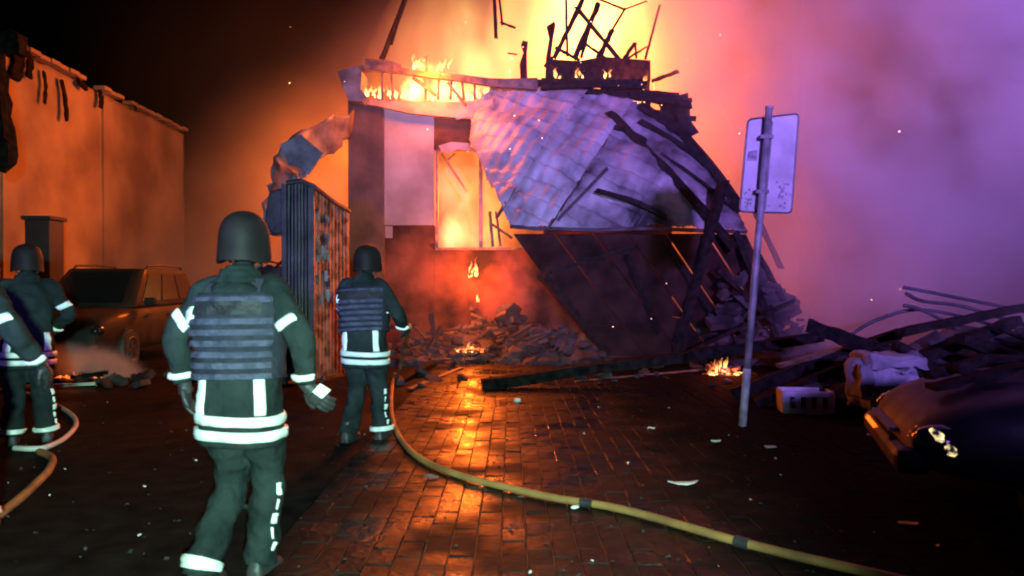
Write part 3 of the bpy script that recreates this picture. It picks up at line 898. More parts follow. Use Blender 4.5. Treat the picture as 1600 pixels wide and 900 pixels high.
gt = thing('metal_gate', 'scorched metal gate panel with peeling paint behind the second firefighter', 'gate', (-3.0, 11.3, 0))
# corrugated left leaf
def corr(x0, x1, topf, Y0, Y1, m, name):
    mb = MB(); K = int((x1 - x0) / 1.1)
    rows = []
    for i in range(K + 1):
        t = i / K; px = x0 + (x1 - x0) * t; Y = Y0 + (Y1 - Y0) * t
        dy = .022 * (1 if math.sin(i * 1.3) > 0 else -1)
        top_ = P(px, topf(px), Y)
        rows.append([Vector((top_.x, Y + dy, .04 + (top_.z - .04) * j / 10)) + Vector((0, .02 * noise.noise(Vector((px * .1, j * .5, 1))), 0)) for j in range(11)])
    mb.ring_loft(rows, closed=False, caps=False)
    o = wp(mb, name, m, gt); so = o.modifiers.new('t', 'SOLIDIFY'); so.thickness = .01
corr(443, 487, lambda p: 292 - 8 * math.sin((p - 443) / 44 * 2.2), 11.2, 11.25, DARKSHEET, 'gate_leaf')
corr(489, 545, lambda p: 290 + (p - 489) * .68, 11.3, 12.3, RUST, 'gate_leaf')
wp(MB().tube([P(448, 286, 11.15), P(470, 282, 11.15), P(492, 292, 11.2), P(520, 314, 11.7), P(546, 330, 12.3)], .035, 8), 'top_rail', DARKSHEET, gt)
for px, Y, tp in ((445, 11.15, 288), (488, 11.22, 288)):
    q = P(px, tp, Y); wp(MB().box((q.x, Y, q.z / 2), (.07, .07, q.z)), 'gate_post', DARKSHEET, gt)
rn = random.Random(2)
for i in range(16):
    px = rn.uniform(494, 520); py = rn.uniform(330, 470); Y = 11.3 + (px - 489) / 56 - .05
    q = P(px, py, Y)
    poly_ = [q + Vector((rn.uniform(.02, .06) * math.cos(a), -rn.uniform(0, .03), rn.uniform(.05, .14) * math.sin(a))) for a in [k * math.pi / 3 for k in range(6)]]
    wp(MB().prism(poly_, (0, .01, 0)), 'peeling_flake', RUST if i % 3 else WHITEWALL, gt)

# ================================================================== LEFT WALL
lw = thing('plaster_wall', 'tall plaster wall of the neighbouring building glowing orange at left', 'wall', (-11, 20, 0))
W0, W1 = Vector((-10.7, 12.0, 0)), Vector((-11.3, 26.5, 0))
wdir = (W1 - W0).normalized(); wn_ = Vector((wdir.y, -wdir.x, 0))
WL = (W1 - W0).length; WH = 6.55
mb = MB(); nx_, nz_ = 110, 50
vs = []
for i in range(nx_ + 1):
    for j in range(nz_ + 1):
        s = WL * i / nx_; z = WH * j / nz_
        if j == nz_: z += .06 * noise.noise(Vector((s * 2, 1, 1)))
        d = .03 * noise.noise(Vector((s * .7, z * .7, 2))) + .012 * noise.noise(Vector((s * 2.5, z * 2.5, 4)))
        vs.append(W0 + wdir * s + Vector((0, 0, z)) + wn_ * d)
fs = []
for i in range(nx_):
    for j in range(nz_):
        a = i * (nz_ + 1) + j
        fs.append((a, a + nz_ + 1, a + nz_ + 2, a + 1))
mb.add(vs, fs)
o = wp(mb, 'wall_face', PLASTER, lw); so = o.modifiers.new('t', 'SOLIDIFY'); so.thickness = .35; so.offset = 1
for p in o.data.polygons: p.use_smooth = True
# coping bricks along the top, some missing
s = .1; rn = random.Random(9)
while s < WL - .3:
    if rn.random() < .86:
        c = W0 + wdir * (s + .2) + Vector((0, 0, WH + .1 + rn.uniform(-.015, .02))) + wn_ * (.03 + rn.uniform(-.02, .03))
        mb = MB().box(c, (.3, .38, .1), Matrix.Rotation(math.atan2(wdir.y, wdir.x) - math.pi / 2 + rn.uniform(-.05, .05), 3, 'Z'))
        wp(mb, 'coping_brick', PLASTER, lw, bevel=.01)
    s += .42
# a pilaster panel and a crack-like ledge give the face some relief
for s, h in ((4.6, 6.3), (9.0, 6.4)):
    c = W0 + wdir * s + wn_ * .03 + Vector((0, 0, h / 2))
    wp(MB().box(c, (.05, .5, h), Matrix.Rotation(math.atan2(wdir.y, wdir.x) - math.pi / 2, 3, 'Z')), 'pilaster', PLASTER, lw)
c = W0 + wdir * (WL + .02) + Vector((-.2, 0, WH / 2))
# hanging charred strips at the eave
hs = 0
for (px, py0, py1, w) in ((28, 68, 125, .22), (70, 112, 162, .07), (97, 125, 188, .08), (158, 142, 170, .10), (128, 128, 138, .2), (45, 80, 122, .12), (210, 160, 172, .08)):
    # intersect wall
    Yw = 12.0
    for _ in range(30):
        Xw = -10.7 - .6 * (Yw - 12) / 14.5 + .12
        Yw = Xw * FPX / (px - 800)
    z0, z1 = CAMZ + (HORY - py0) * Yw / FPX, CAMZ + (HORY - py1) * Yw / FPX
    z0 = min(z0, WH + .1)
    a = Vector((Xw, Yw, z0)); b = Vector((Xw + rn.uniform(0, .12), Yw + rn.uniform(-.1, .1), z1))
    wp(MB().bar(a, b, w * .4, w * 1.6, seg=7, jit=.35, up=(0, 1, 0), bend=.06), 'hanging_strip', CHAR, lw)
hb = MB()
hb.bar(P(-14, 60, 11.5), P(12, 262, 11.2), .2, .18, seg=10, jit=.3, bend=.06, up=(0, 1, 0))
hb.bar(P(-5, 70, 11.5), P(8, 225, 11.2), .12, .2, seg=8, jit=.4, up=(0, 1, 0))
hb.bar(P(-60, 70, 11.5), P(40, 70, 11.6), .3, .25, seg=8, jit=.3, up=(0, 1, 0))
tag(hb.build('charred_beam', CHAR), 'charred timber hanging down at the top left edge', 'beam')
pl = MB(); q = P(70, 345, 15.5)
pl.box((q.x, 15.5, q.z / 2), (.5, .5, q.z)); pl.box((q.x, 15.5, q.z + .04), (.6, .6, .08))
tag(pl.build('gate_pillar', PILLAR, bevel=.02), 'dark violet square gate pillar behind the burnt car', 'pillar')

# low dark wall seen between the first firefighter and the gate
mb = MB()
for i in range(14):
    a = P(405 + i * 3.2, 418 + random.uniform(-3, 3), 13); mb.bar(a, (a.x + random.uniform(-.05, .05), 13, 0), .1, .06, seg=4, jit=.2)
tag(mb.build('rubble', RUB), 'low dark broken fence stubs behind the first firefighter', 'rubble', kind='stuff')
for i, (a, b, c, d) in enumerate(((418, 408, 442, 413), (430, 418, 445, 404))):
    tag(MB().bar(P(a, b, 12.9), P(c, d, 12.9), .03, .03, seg=3, jit=.2).build('bent_rod', CHAR), ['thin flat rod poking over the low rubble behind first firefighter', 'thin slanted rod poking over the low rubble by the gate'][i], 'rod')

# ================================================================== CARS
def make_car(name, label, loc, rz, paint, suv=True, burnt=False):
    """car along local +Y (front), origin on the ground at its centre"""
    t = thing(name, label, 'car', loc, rz)
    L_, W_ = (4.55, 1.84) if suv else (4.35, 1.76)
    hood, belt, roof = (1.02, 1.06, 1.72) if suv else (0.88, 0.95, 1.42)
    st = [(-L_ / 2, .45, belt - .12, .70), (-L_ / 2 + .12, .32, belt - .02, .82), (-L_ / 2 + .6, .27, belt, .90), (-.6, .25, belt, .92), (.55, .25, belt - .01, .92), (1.0, .25, hood + .02, .92), (1.6, .27, hood - .03, .90), (L_ / 2 - .25, .30, hood - .12, .84), (L_ / 2 - .06, .34, hood - .22, .76), (L_ / 2, .42, hood - .38, .70)]
    rings = []
    for y, zb, zt, hw in st:
        hw *= W_ / 1.84
        zm = zb + (zt - zb) * .55
        rings.append([Vector(p) for p in ((-hw * .9, y, zb), (-hw * 1.0, y, zb + .12), (-hw * 1.02, y, zm), (-hw * .98, y, zt - .10), (-hw * .86, y, zt - .005), (-hw * .4, y, zt + .02), (hw * .4, y, zt + .02), (hw * .86, y, zt - .005), (hw * .98, y, zt - .10), (hw * 1.02, y, zm), (hw * 1.0, y, zb + .12), (hw * .9, y, zb))])
    mb = MB().ring_loft(rings); mb.build('body', paint, t, smooth=True, sub=2)
    # greenhouse
    yb0, yb1 = (-L_ / 2 + .10, 1.05) if suv else (-1.75, .95)
    yr0, yr1 = (-L_ / 2 + .45, .28) if suv else (-1.05, .15)
    hwb, hwr = W_ * .455, W_ * .37
    rings = []
    for k in range(7):
        u = k / 6
        z = belt - .03 + (roof - belt + .03) * u
        e = u ** 1.15
        y0 = yb0 + (yr0 - yb0) * e; y1 = yb1 + (yr1 - yb1) * e
        hw = hwb + (hwr - hwb) * e
        rings.append([Vector(p) for p in ((-hw, y0 + .1, z), (-hw * .85, y0, z), (hw * .85, y0, z), (hw, y0 + .1, z), (hw, (y0 + y1) / 2, z), (hw, y1 - .12, z), (hw * .82, y1, z), (-hw * .82, y1, z), (-hw, y1 - .12, z), (-hw, (y0 + y1) / 2, z))])
    MB().ring_loft(rings).build('cabin', paint, t, smooth=True, bevel=.03)
    cab = lambda u: (yb0 + (yr0 - yb0) * u ** 1.15, yb1 + (yr1 - yb1) * u ** 1.15, hwb + (hwr - hwb) * u ** 1.15, belt - .03 + (roof - belt + .03) * u)
    for sgn in (-1, 1):
        n_w = 3 if suv else 2
        for k in range(n_w):
            qs = []
            for u, e in ((.14, 0), (.14, 1), (.86, 1), (.86, 0)):
                y0, y1, hw, z = cab(u)
                a, b = y0 + .18, y1 - .25
                f0 = k / n_w + .02; f1_ = (k + 1) / n_w - .02
                y = a + (b - a) * (f0 if e == 0 else f1_)
                qs.append(Vector((sgn * (hw + .004), y, z)))
            MB().prism(qs, (sgn * .012, 0, .004)).build('side_window', GLASSD, t)
        for y in (-.35, .62):
            MB().box((sgn * W_ * .512, y, belt - .17), (.03, .2, .03)).build('door_handle', CHROME if not burnt else RUBBER, t)
        m_ = MB(); m_.box((sgn * (W_ / 2 + .1), .78, belt + .07), (.2, .1, .14)); m_.build('mirror', paint, t, bevel=.03)
        if suv:
            y0, y1, hw, z = cab(1.0)
            rp_ = MB().tube([(sgn * (hw - .03), y0 + .15, z - .01), (sgn * (hw - .03), y0 + .25, z + .055), (sgn * (hw - .03), (y0 + y1) / 2, z + .075), (sgn * (hw - .03), y1 - .3, z + .055), (sgn * (hw - .03), y1 - .2, z - .01)], .02, 8)
            rp_.build('roof_rail', RUBBER, t, smooth=True)
    for (u0, u1, end) in ((.12, .9, 1), (.15, .85, 0)):
        qs = []
        for u, sx in ((u0, -1), (u0, 1), (u1, 1), (u1, -1)):
            y0, y1, hw, z = cab(u)
            qs.append(Vector((sx * hw * .76, (y1 + .006) if end else (y0 - .006), z)))
        MB().prism(qs, (0, .012 if end else -.012, .004)).build('windscreen' if end else 'rear_window', GLASSD, t)
    yf = L_ / 2
    for sgn in (-1, 1):
        hl = MB(); rings = []
        for a_ in range(1, 8):
            ph = math.pi * a_ / 8
            rings.append([Vector((sgn * .72 + .11 * math.sin(ph) * math.cos(b_), yf - .20 + .17 * math.cos(ph), hood - .33 + .105 * math.sin(ph) * math.sin(b_))) for b_ in [2 * math.pi * k / 14 for k in range(14)]])
        hl.ring_loft(rings)
        ho_ = hl.build('headlight', GLASSD, t, smooth=True)
        if not burnt:
            pc = [(sgn * (.775 + .03 * math.sin(q_ * .5)), yf - .13 - .02 * q_, hood - .25 - .022 * q_) for q_ in range(8)]
            MB().tube(pc, [.012, .026, .034, .020, .036, .040, .026, .010], 8).build('reflector', LENS, ho_, smooth=True)
        MB().box((sgn * (W_ / 2 + .035), yf - .72, hood - .33), (.03, .09, .055)).build('indicator', AMBER if not burnt else GLASSD, t, bevel=.015)
        MB().box((sgn * .72, -L_ / 2 + .06, belt - .22), (.18, .12, .3)).build('tail_light', AMBER if not burnt else GLASSD, t, bevel=.02)
    gr = MB()
    for k in range(4): gr.box((0, yf + .01, hood - .33 - k * .055), (.8, .05, .025))
    gr.build('grille', RUBBER, t)
    b_ = MB(); b_.box((0, yf - .05, .42), (W_ * .84, .2, .16)); b_.build('bumper', paint if not burnt else RUBBER, t, bevel=.05)
    b_ = MB(); b_.box((0, -yf + .05, .48), (W_ * .84, .2, .2)); b_.build('bumper', paint if not burnt else RUBBER, t, bevel=.05)
    for sx in (-1, 1):
        for y in (-L_ / 2 + .85, L_ / 2 - .88):
            wx = sx * (W_ / 2 - .07); rr = .34 if suv else .31
            w_ = MB()
            prof = [(.0, -.11), (rr * .62, -.11), (rr * .93, -.11), (rr, -.07), (rr, .07), (rr * .93, .11), (rr * .62, .11), (0, .11)]
            rings = [[Vector((wx + o_, y + r_ * math.cos(2 * math.pi * j / 24), rr + r_ * math.sin(2 * math.pi * j / 24))) for j in range(24)] for r_, o_ in prof[1:-1]]
            tyre = w_.ring_loft(rings).build('wheel', RUBBER, t, smooth=False)
            rim = MB()
            for k in range(5):
                a = 2 * math.pi * k / 5
                rim.bar((wx + sx * .115, y, rr), (wx + sx * .115, y + rr * .6 * math.cos(a), rr + rr * .6 * math.sin(a)), .06, .03, up=(1, 0, 0))
            rim.tube([(wx + sx * .112, y + rr * .6 * math.cos(2 * math.pi * k / 20), rr + rr * .6 * math.sin(2 * math.pi * k / 20)) for k in range(21)], .02, 6)
            ro = rim.build('rim', CHROME if not burnt else RUBBER, tyre)
    return t
c1 = make_car('burnt_car', 'burnt dark estate car with roof rails before the orange wall', (-7.45, 14.3, 0), R(183), CARP, True, True)
c2 = make_car('parked_car', 'dark parked car with pale headlight under debris at the right edge', (4.60, 4.53, 0), R(72), CARP2, False, False)

# ================================================================== PEOPLE
class Limb:
    """swept body segment: control rows (x,y,z,rx,ry), reference forward vector"""
    def __init__(s, rows, fwd=(0, 1, 0), wr=0.006, seed=0.0, sq=2.0):
        s.rows = rows; s.fwd = Vector(fwd); s.wr = wr; s.seed = seed; s.sq = sq
    def frame(s, t):
        e = 0.01
        c = catmull(s.rows, t)
        a = catmull(s.rows, max(0, t - e)); b = catmull(s.rows, min(1, t + e))
        tan = (Vector(b[:3]) - Vector(a[:3])).normalized()
        side = tan.cross(s.fwd).normalized(); f = side.cross(tan).normalized()
        return Vector(c[:3]), side, f, c[3], c[4]
    def pt(s, t, ang, off=0.0, wrinkle=True):
        c, side, f, rx, ry = s.frame(t)
        ca, sa = math.cos(ang), math.sin(ang)
        k = 2 / s.sq
        ca = math.copysign(abs(ca) ** k, ca); sa = math.copysign(abs(sa) ** k, sa)
        d = side * (ca * rx) + f * (sa * ry)
        p = c + d
        nrm_ = (side * (ca / rx) + f * (sa / ry)).normalized()
        w = 0
        if wrinkle:
            r1 = 1 - 3.0 * abs(noise.noise(Vector((p.x * 5, p.y * 5, p.z * 9 + p.x * 5 + s.seed))))
            r2 = 1 - 3.0 * abs(noise.noise(Vector((p.x * 11, p.y * 11, p.z * 19 - p.x * 9 + s.seed))))
            w = s.wr * (.9 * max(-.6, r1) + .6 * max(-.6, r2) - .5)
        return p + nrm_ * (off + w)
    def solid(s, mb, n=20, K=24):
        mb.ring_loft([[s.pt(i / K, 2 * math.pi * j / n) for j in range(n)] for i in range(K + 1)])
    def patch(s, mb, t0, t1, a0=0, a1=2 * math.pi, off=0.01, K=4, n=24, skew=0.0, inner=-0.008):
        full = abs(a1 - a0 - 2 * math.pi) < 1e-4
        def grid(o_):
            return [[s.pt(t0 + (t1 - t0) * i / K + skew * math.cos(a0 + (a1 - a0) * j / n), a0 + (a1 - a0) * j / n, o_) for j in range(n if full else n + 1)] for i in range(K + 1)]
        og, ig = grid(off), grid(inner)
        if full:
            mb.ring_loft([ig[0]] + og + [ig[-1]], closed=True, caps=False)
        else:
            rows = [ig[0]] + og + [ig[-1]]
            rows = [[ri[0]] + ro + [ri[-1]] for ro, ri in zip(rows, [ig[0]] + ig + [ig[-1]])]
            mb.ring_loft(rows, closed=False, caps=False)
def remesh_object(mb, name, m, parent, voxel, smooth_it=4, extra=None):
    o = mb.build(name, m)
    if extra: o.data.materials.append(extra)
    r = o.modifiers.new('r', 'REMESH'); r.mode = 'VOXEL'; r.voxel_size = voxel; r.use_smooth_shade = True
    if smooth_it:
        sm = o.modifiers.new('s', 'SMOOTH'); sm.factor = .5; sm.iterations = smooth_it
    dg = bpy.context.evaluated_depsgraph_get()
    me = bpy.data.meshes.new_from_object(o.evaluated_get(dg))
    old = o.data; o.modifiers.clear(); o.data = me; bpy.data.meshes.remove(old)
    if not len(me.materials): me.materials.append(m)
    if extra and len(me.materials) < 2: me.materials.append(extra)
    for p in me.polygons: p.use_smooth = True
    o.parent = parent
    return o
def glove(parent, wrist, direction, palm_n, side_sign, name='glove'):
    d = Vector(direction).normalized(); nn = Vector(palm_n); nn = (nn - d * nn.dot(d)).normalized(); s_ = d.cross(nn) * side_sign
    w = Vector(wrist)
    mb = MB()
    def chain(pts, rs): mb.tube(pts, rs, 8)
    chain([w - d * .03, w + d * .02, w + d * .05], [.036, .036, .040])
    rings = []
    for u, hw, hh in ((0.01, .036, .022), (.04, .045, .021), (.075, .048, .020), (.10, .046, .017)):
        rings.append([w + d * u + s_ * (hw * math.cos(a)) + nn * (hh * math.sin(a)) for a in [2 * math.pi * k / 12 for k in range(12)]])
    mb.ring_loft(rings)
    for k, ln in enumerate((.078, .088, .082, .064)):
        b = w + d * .092 + s_ * (-.036 + .024 * k)
        p1 = b + d * (ln * .42) + nn * .010; p2 = p1 + d * (ln * .30) + nn * .020; p3 = p2 + d * (ln * .18) + nn * .022
        chain([b - d * .015, b, p1, p2, p3], [.0105, .0115, .0110, .0100, .0085])
    b = w + d * .030 - s_ * .036
    chain([b + s_ * .015, b, b + d * .030 - s_ * .026 + nn * .012, b + d * .058 - s_ * .034 + nn * .024, b + d * .074 - s_ * .032 + nn * .032], [.016, .016, .0135, .0125, .010])
    return remesh_object(mb, name, RUBBER, parent, .006, 3)
def person(label, loc, rz, J, suit=SUIT, vest=True, seed=0.0, lean=0.0, strips=True, ankle='LR', trousers=None, helmet=True):
    t = thing('person', label, 'person', loc, rz)
    sd_ = seed * 10
    # torso
    lx, ly = J.get('lean', (0, 0))
    tor = Limb([(0, 0, .69, .215, .160), (0, 0, .80, .212, .158), (0, 0, .92, .205, .155), (lx * .3, ly * .3, 1.04, .195, .148), (lx * .6, ly * .6, 1.20, .205, .155), (lx * .85, ly * .85, 1.34, .215, .150), (lx, ly, 1.44, .185, .120), (lx * 1.05, ly * 1.05, 1.50, .090, .085), (lx * 1.1, ly * 1.1, 1.56, .065, .07)], wr=.013, seed=sd_, sq=2.4)
    def tz(z):
        a, b = 0.0, 1.0
        for _ in range(24):
            m_ = (a + b) / 2
            if catmull(tor.rows, m_)[2] < z: a = m_
            else: b = m_
        return a
    hx, hy = lx * 1.15 + J.get('head', (0, 0))[0], ly * 1.15 + J.get('head', (0, 0))[1]
    mb = MB(); tor.solid(mb, 28, 30)
    arms = {}; legs = {}
    for k, sg in (('L', -1), ('R', 1)):
        sh = Vector((sg * .175 + lx, ly, 1.42)); el = Vector(J['el' + k]); wr = Vector(J['wr' + k])
        m1 = sh.lerp(el, .5); m2 = el.lerp(wr, .5)
        fw = (0, 1, 0) if abs((wr - el).normalized().y) < .8 else (0, 0, 1)
        arms[k] = Limb([(sg * .10 + lx, ly, 1.44, .075, .07), (*sh, .088, .082), (*m1, .074, .070), (*el, .066, .064), (*m2, .060, .058), (*wr, .050, .048)], fwd=fw, wr=.013, seed=sd_ + sg, sq=2.1)
        arms[k].solid(mb, 18, 30)
        hp = Vector((sg * .095, 0, .90)); kn = Vector(J['kn' + k]); an = Vector(J['an' + k])
        legs[k] = Limb([(*(hp + Vector((0, 0, .03))), .115, .125), (*hp.lerp(kn, .4), .110, .115), (*kn, .085, .092), (*kn.lerp(an, .5), .084, .090), (*kn.lerp(an, .92), .088, .094), (*(an + Vector((0, 0, -.02))), .086, .092)], wr=.016, seed=sd_ + 3 * sg)
        legs[k].solid(mb, 18, 30)
    # head: skull, jaw, nose, ears
    hz = 1.655
    def ell(c, r, nseg=16):
        rings = []
        for i in range(1, 12):
            ph = math.pi * i / 12
            rings.append([Vector((c[0] + r[0] * math.sin(ph) * math.cos(a), c[1] + r[1] * math.sin(ph) * math.sin(a), c[2] + r[2] * math.cos(ph))) for a in [2 * math.pi * j / nseg for j in range(nseg)]])
        mb.ring_loft(rings)
    ell((hx, hy, hz + .02), (.078, .098, .100)); ell((hx, hy + .025, hz - .055), (.058, .070, .062))
    ell((hx, hy + .10, hz - .015), (.014, .022, .024)); ell((hx - .08, hy, hz - .01), (.012, .022, .032)); ell((hx + .08, hy, hz - .01), (.012, .022, .032))
    ell((hx, hy + .085, hz - .062), (.026, .014, .012))
    body = remesh_object(mb, 'body', suit, t, .0135, 2, SKIN)
    if len(body.data.materials) < 3: body.data.materials.append(trousers or suit)
    for p in body.data.polygons:
        c = p.center
        if c.z > 1.545 and (c.y - hy) > .03: p.material_index = 1
        elif c.z < .69 and trousers: p.material_index = 2
        else: p.material_index = 0
    for sx in (-1, 1):
        e = MB(); e.tube([(hx + sx * .032, hy + .088, hz + .012), (hx + sx * .032, hy + .098, hz + .012)], [.012, .010], 8); e.build('eye', BLACK, t)
    # collar
    cb_ = MB(); tor.patch(cb_, tz(1.475), tz(1.54), off=.022, K=3); cb_.build('collar', suit, t, smooth=True)
    if helmet:
        h = MB()
        prof = [(-.105, 1.03), (-.100, 1.06), (-.085, 1.04), (-.05, 1.02), (0, 1.0), (.045, .96), (.085, .86), (.115, .68), (.135, .42), (.142, .16)]
        rings = []
        for z, k in prof:
            ring = []
            for j in range(32):
                a = 2 * math.pi * j / 32
                front = math.sin(a)
                zz = z + (.050 * max(0, front) if z < -.04 else 0) - (.012 if z < -.04 and abs(math.cos(a)) > .8 else 0)
                ring.append(Vector((hx + .128 * k * math.cos(a), hy + .006 + .148 * k * math.sin(a), hz + .03 + zz)))
            rings.append(ring)
        h.ring_loft(rings, caps=False); h.add(rings[-1], [tuple(range(32))])
        ho = h.build('helmet', HELMET, t, smooth=True, sub=1)
        so = ho.modifiers.new('t', 'SOLIDIFY'); so.thickness = .008
        s_ = MB(); s_.tube([(hx - .11, hy, hz - .03), (hx - .08, hy + .03, hz - .09), (hx, hy + .06, hz - .125), (hx + .08, hy + .03, hz - .09), (hx + .11, hy, hz - .03)], .008, 6); s_.build('chin_strap', RUBBER, t)
    BACK = -math.pi / 2
    if vest:
        v = MB(); tor.patch(v, tz(1.01), tz(1.425), off=.032, K=14, n=40); vo = v.build('vest', VEST, t, smooth=True)
        for sx in (-1, 1):
            v = MB(); v.bar((lx + sx * .12, ly - .145, 1.36), (lx + sx * .11, ly - .04, 1.49), .075, .025, seg=4); v.bar((lx + sx * .11, ly - .04, 1.49), (lx + sx * .12, ly + .13, 1.38), .075, .025, seg=4); v.build('shoulder_strap', VEST, t, bevel=.006)
        for k in range(8):
            if k in (1,): continue
            t0 = tz(1.405 - k * .052)
            w_ = MB(); tor.patch(w_, tz(1.405 - k * .052 - .028), t0, BACK - 1.12, BACK + 1.12, off=.046 + .002 * (k % 2), K=2, n=26, inner=.03); w_.build('webbing_strap', WEB, vo, smooth=False)
        w_ = MB(); tor.patch(w_, tz(1.318), tz(1.385), BACK - .80, BACK + .82, off=.050, K=3, n=18, inner=.03); w_.build('back_patch', BLACK, vo)
    if strips:
        def band(limb, t0, t1, name='reflective_strip', **k):
            b = MB(); limb.patch(b, t0, t1, **k); return b.build(name, STRIP, t, smooth=True)
        band(tor, tz(.800), tz(.845), off=.015, K=2, n=40, skew=.006); band(tor, tz(.728), tz(.773), off=.015, K=2, n=40, skew=.006)
        band(tor, tz(.852), tz(1.01), a0=BACK - .98, a1=BACK - .66, off=.016, K=6, n=5)
        band(tor, tz(.852), tz(1.02), a0=BACK + .58, a1=BACK + .90, off=.016, K=6, n=5)
        band(tor, tz(1.28), tz(1.36), a0=BACK + .86, a1=BACK + 1.22, off=.054, K=3, n=6)
        for k in 'LR':
            band(arms[k], .45, .51, a0=BACK - .75, a1=BACK + .75, off=.016, K=2, n=10, skew=.02)
            band(arms[k], .905, .95, a0=BACK - 1.2, a1=BACK + 1.2, off=.016, K=2, n=14)
            if k in ankle: band(legs[k], .775, .86, off=.018, K=3)
        for q in range(5):
            band(legs['R'], .40 + q * .075, .452 + q * .075, a0=-.60 + .08 * math.sin(q * 2), a1=-.46 + .10 * math.sin(q * 3.1 + 1), off=.014, K=3, n=3)
    for k, sg in (('L', -1), ('R', 1)):
        wr = Vector(J['wr' + k]); el = Vector(J['el' + k])
        d = Vector(J.get('hd' + k, wr - el))
        glove(t, wr + d.normalized() * .01, d, J.get('pn' + k, (-sg, .2, 0)), sg)
        an = Vector(J['an' + k]); zb = an.z - .10
        b = MB()
        rings = []
        for y, hw, z0, z1 in ((-.105, .030, .01, .07), (-.09, .042, 0, .11), (-.03, .048, 0, .14), (.04, .050, 0, .115), (.10, .054, 0, .085), (.155, .050, .004, .065), (.185, .030, .012, .045)):
            rings.append([Vector((an.x + hw * cx, an.y + y, zb + (z0 if cz < 0 else z1 if abs(cx) < .8 else z0 + (z1 - z0) * .6))) for cx, cz in ((-1, -1), (1, -1), (1, 1), (.55, 1), (-.55, 1), (-1, 1))])
        b.ring_loft(rings)
        b.tube([(an.x, an.y - .02, zb + .08), (an.x, an.y - .02, zb + .2)], [.052, .054], 12)
        b.build('boot', RUBBER, t, smooth=True, bevel=.01)
    return t, arms, tor
J1 = dict(elL=(-.345, -.04, 1.22), wrL=(-.335, .02, .985), elR=(.335, -.03, 1.22), wrR=(.345, .02, .985), hdR=(.16, .02, -.16), pnR=(0, 1, .1),
          knL=(-.085, .06, .50), anL=(-.13, -.16, .115), knR=(.10, .10, .50), anR=(.06, .10, .10), lean=(-.01, .02), head=(.005, .02))
p1, a1_, t1_ = person('firefighter in helmet and ballistic vest walking away, closest to the camera', (-1.32, 3.74, 0), R(-9), J1, seed=1.3, ankle='L')
p1.scale = (.94, .94, 1)
# reflective tag on the right glove
hd = MB(); hd.prism([Vector(p) for p in ((.405, -.035, .955), (.445, -.035, .995), (.50, -.035, .965), (.455, -.035, .925))], (0, .012, 0)); hd.build('glove_reflector', STRIP, p1)
J2 = dict(elL=(-.27, .14, 1.17), wrL=(-.12, .36, 1.08), elR=(.30, .06, 1.18), wrR=(.26, .30, 1.05),
          knL=(-.10, .05, .49), anL=(-.14, -.05, .10), knR=(.11, .06, .49), anR=(.15, .04, .10), lean=(-.03, .05), head=(.02, .03))
p2, a2_, t2_ = person('firefighter in vest standing beside the metal gate holding the hose', (-1.36, 7.1, 0), R(-14), J2, seed=4.1, ankle='R')
J3 = dict(elL=(-.30, .10, 1.18), wrL=(-.20, .30, 1.0), elR=(.34, .02, 1.18), wrR=(.42, .16, .98),
          knL=(-.10, .03, .49), anL=(-.12, 0, .10), knR=(.11, .03, .49), anR=(.16, 0, .10), lean=(0, .04), head=(0, .03))
p3, _, _ = person('firefighter cut off by the left edge, only one arm and side showing', (-3.27, 4.45, 0), R(12), J3, seed=7.7, vest=False, trousers=TANSUIT)
J4 = dict(elL=(-.33, .02, 1.20), wrL=(-.26, .22, 1.02), elR=(.33, .06, 1.19), wrR=(.22, .28, 1.03),
          knL=(-.10, .03, .49), anL=(-.12, 0, .10), knR=(.11, .03, .49), anR=(.15, .05, .10), lean=(0, .03))
p4, _, _ = person('firefighter standing before the gate pillar at far left', (-4.42, 7.0, 0), R(30), J4, seed=9.1, vest=False)

# ================================================================== HOSES
def GZ(px, py, z):
    Y = FPX * (CAMZ - z) / (py - HORY)
    return Vector(((px - 800) * Y / FPX, Y, z))
def spline(pts, K=10):
    out = []
    n = len(pts) - 1
    for i in range(n * K + 1): out.append(Vector(catmull([list(p) for p in pts], i / (n * K))))
    return out
hz_ = .04
pts = [Vector((-1.02, 7.42, 1.02)), Vector((-1.10, 7.8, .85)), Vector((-1.25, 8.6, .3)), Vector((-1.50, 9.5, .04)), Vector((-1.52, 9.0, .04))]
path = [GZ(a_, b_, .066) for a_, b_ in ((614, 596), (611, 630), (615, 662), (632, 695), (665, 722), (720, 744), (790, 762), (868, 779), (945, 791), (1010, 806), (1080, 826), (1150, 846), (1250, 871), (1385, 902), (1560, 945))]
path = [Vector((-1.00, 7.46, 1.04)), Vector((-1.10, 8.2, .98)), Vector((-1.35, 9.6, .60)), Vector((-1.62, 10.9, .15))] + path
hose = thing('fire_hose', 'tan fire hose snaking over the pavers to the right', 'hose', tuple(path[8]))
wp(MB().tube(spline(path, 8), .025, 12), 'hose_jacket', HOSE, hose, smooth=True)
for (a, b) in ((15.05, 15.3), (11.6, 11.75)):
    sp_ = spline(path, 8)
    i0 = int(a * 8); q0 = sp_[min(i0, len(sp_) - 3)]; q1 = sp_[min(i0 + 2, len(sp_) - 1)]
    wp(MB().tube([q0, q1], .031, 12), 'coupling', DARKSHEET, hose)
lh = [(-.0, 0)]
path2 = [G(-40, 612), G(30, 617), G(75, 632), G(108, 650), G(118, 668), G(100, 690), G(72, 704), G(50, 707), G(20, 706)]
tag(MB().tube([p + Vector((0, 0, .03)) for p in spline(path2, 8)], .024, 10).build('fire_hose', PALEHOSE, smooth=True), 'pale thin hose looping on the ground at far left', 'hose')
path3 = [G(60, 712), G(80, 722), G(76, 740), G(60, 758), G(35, 782), G(0, 810), G(-60, 850)]
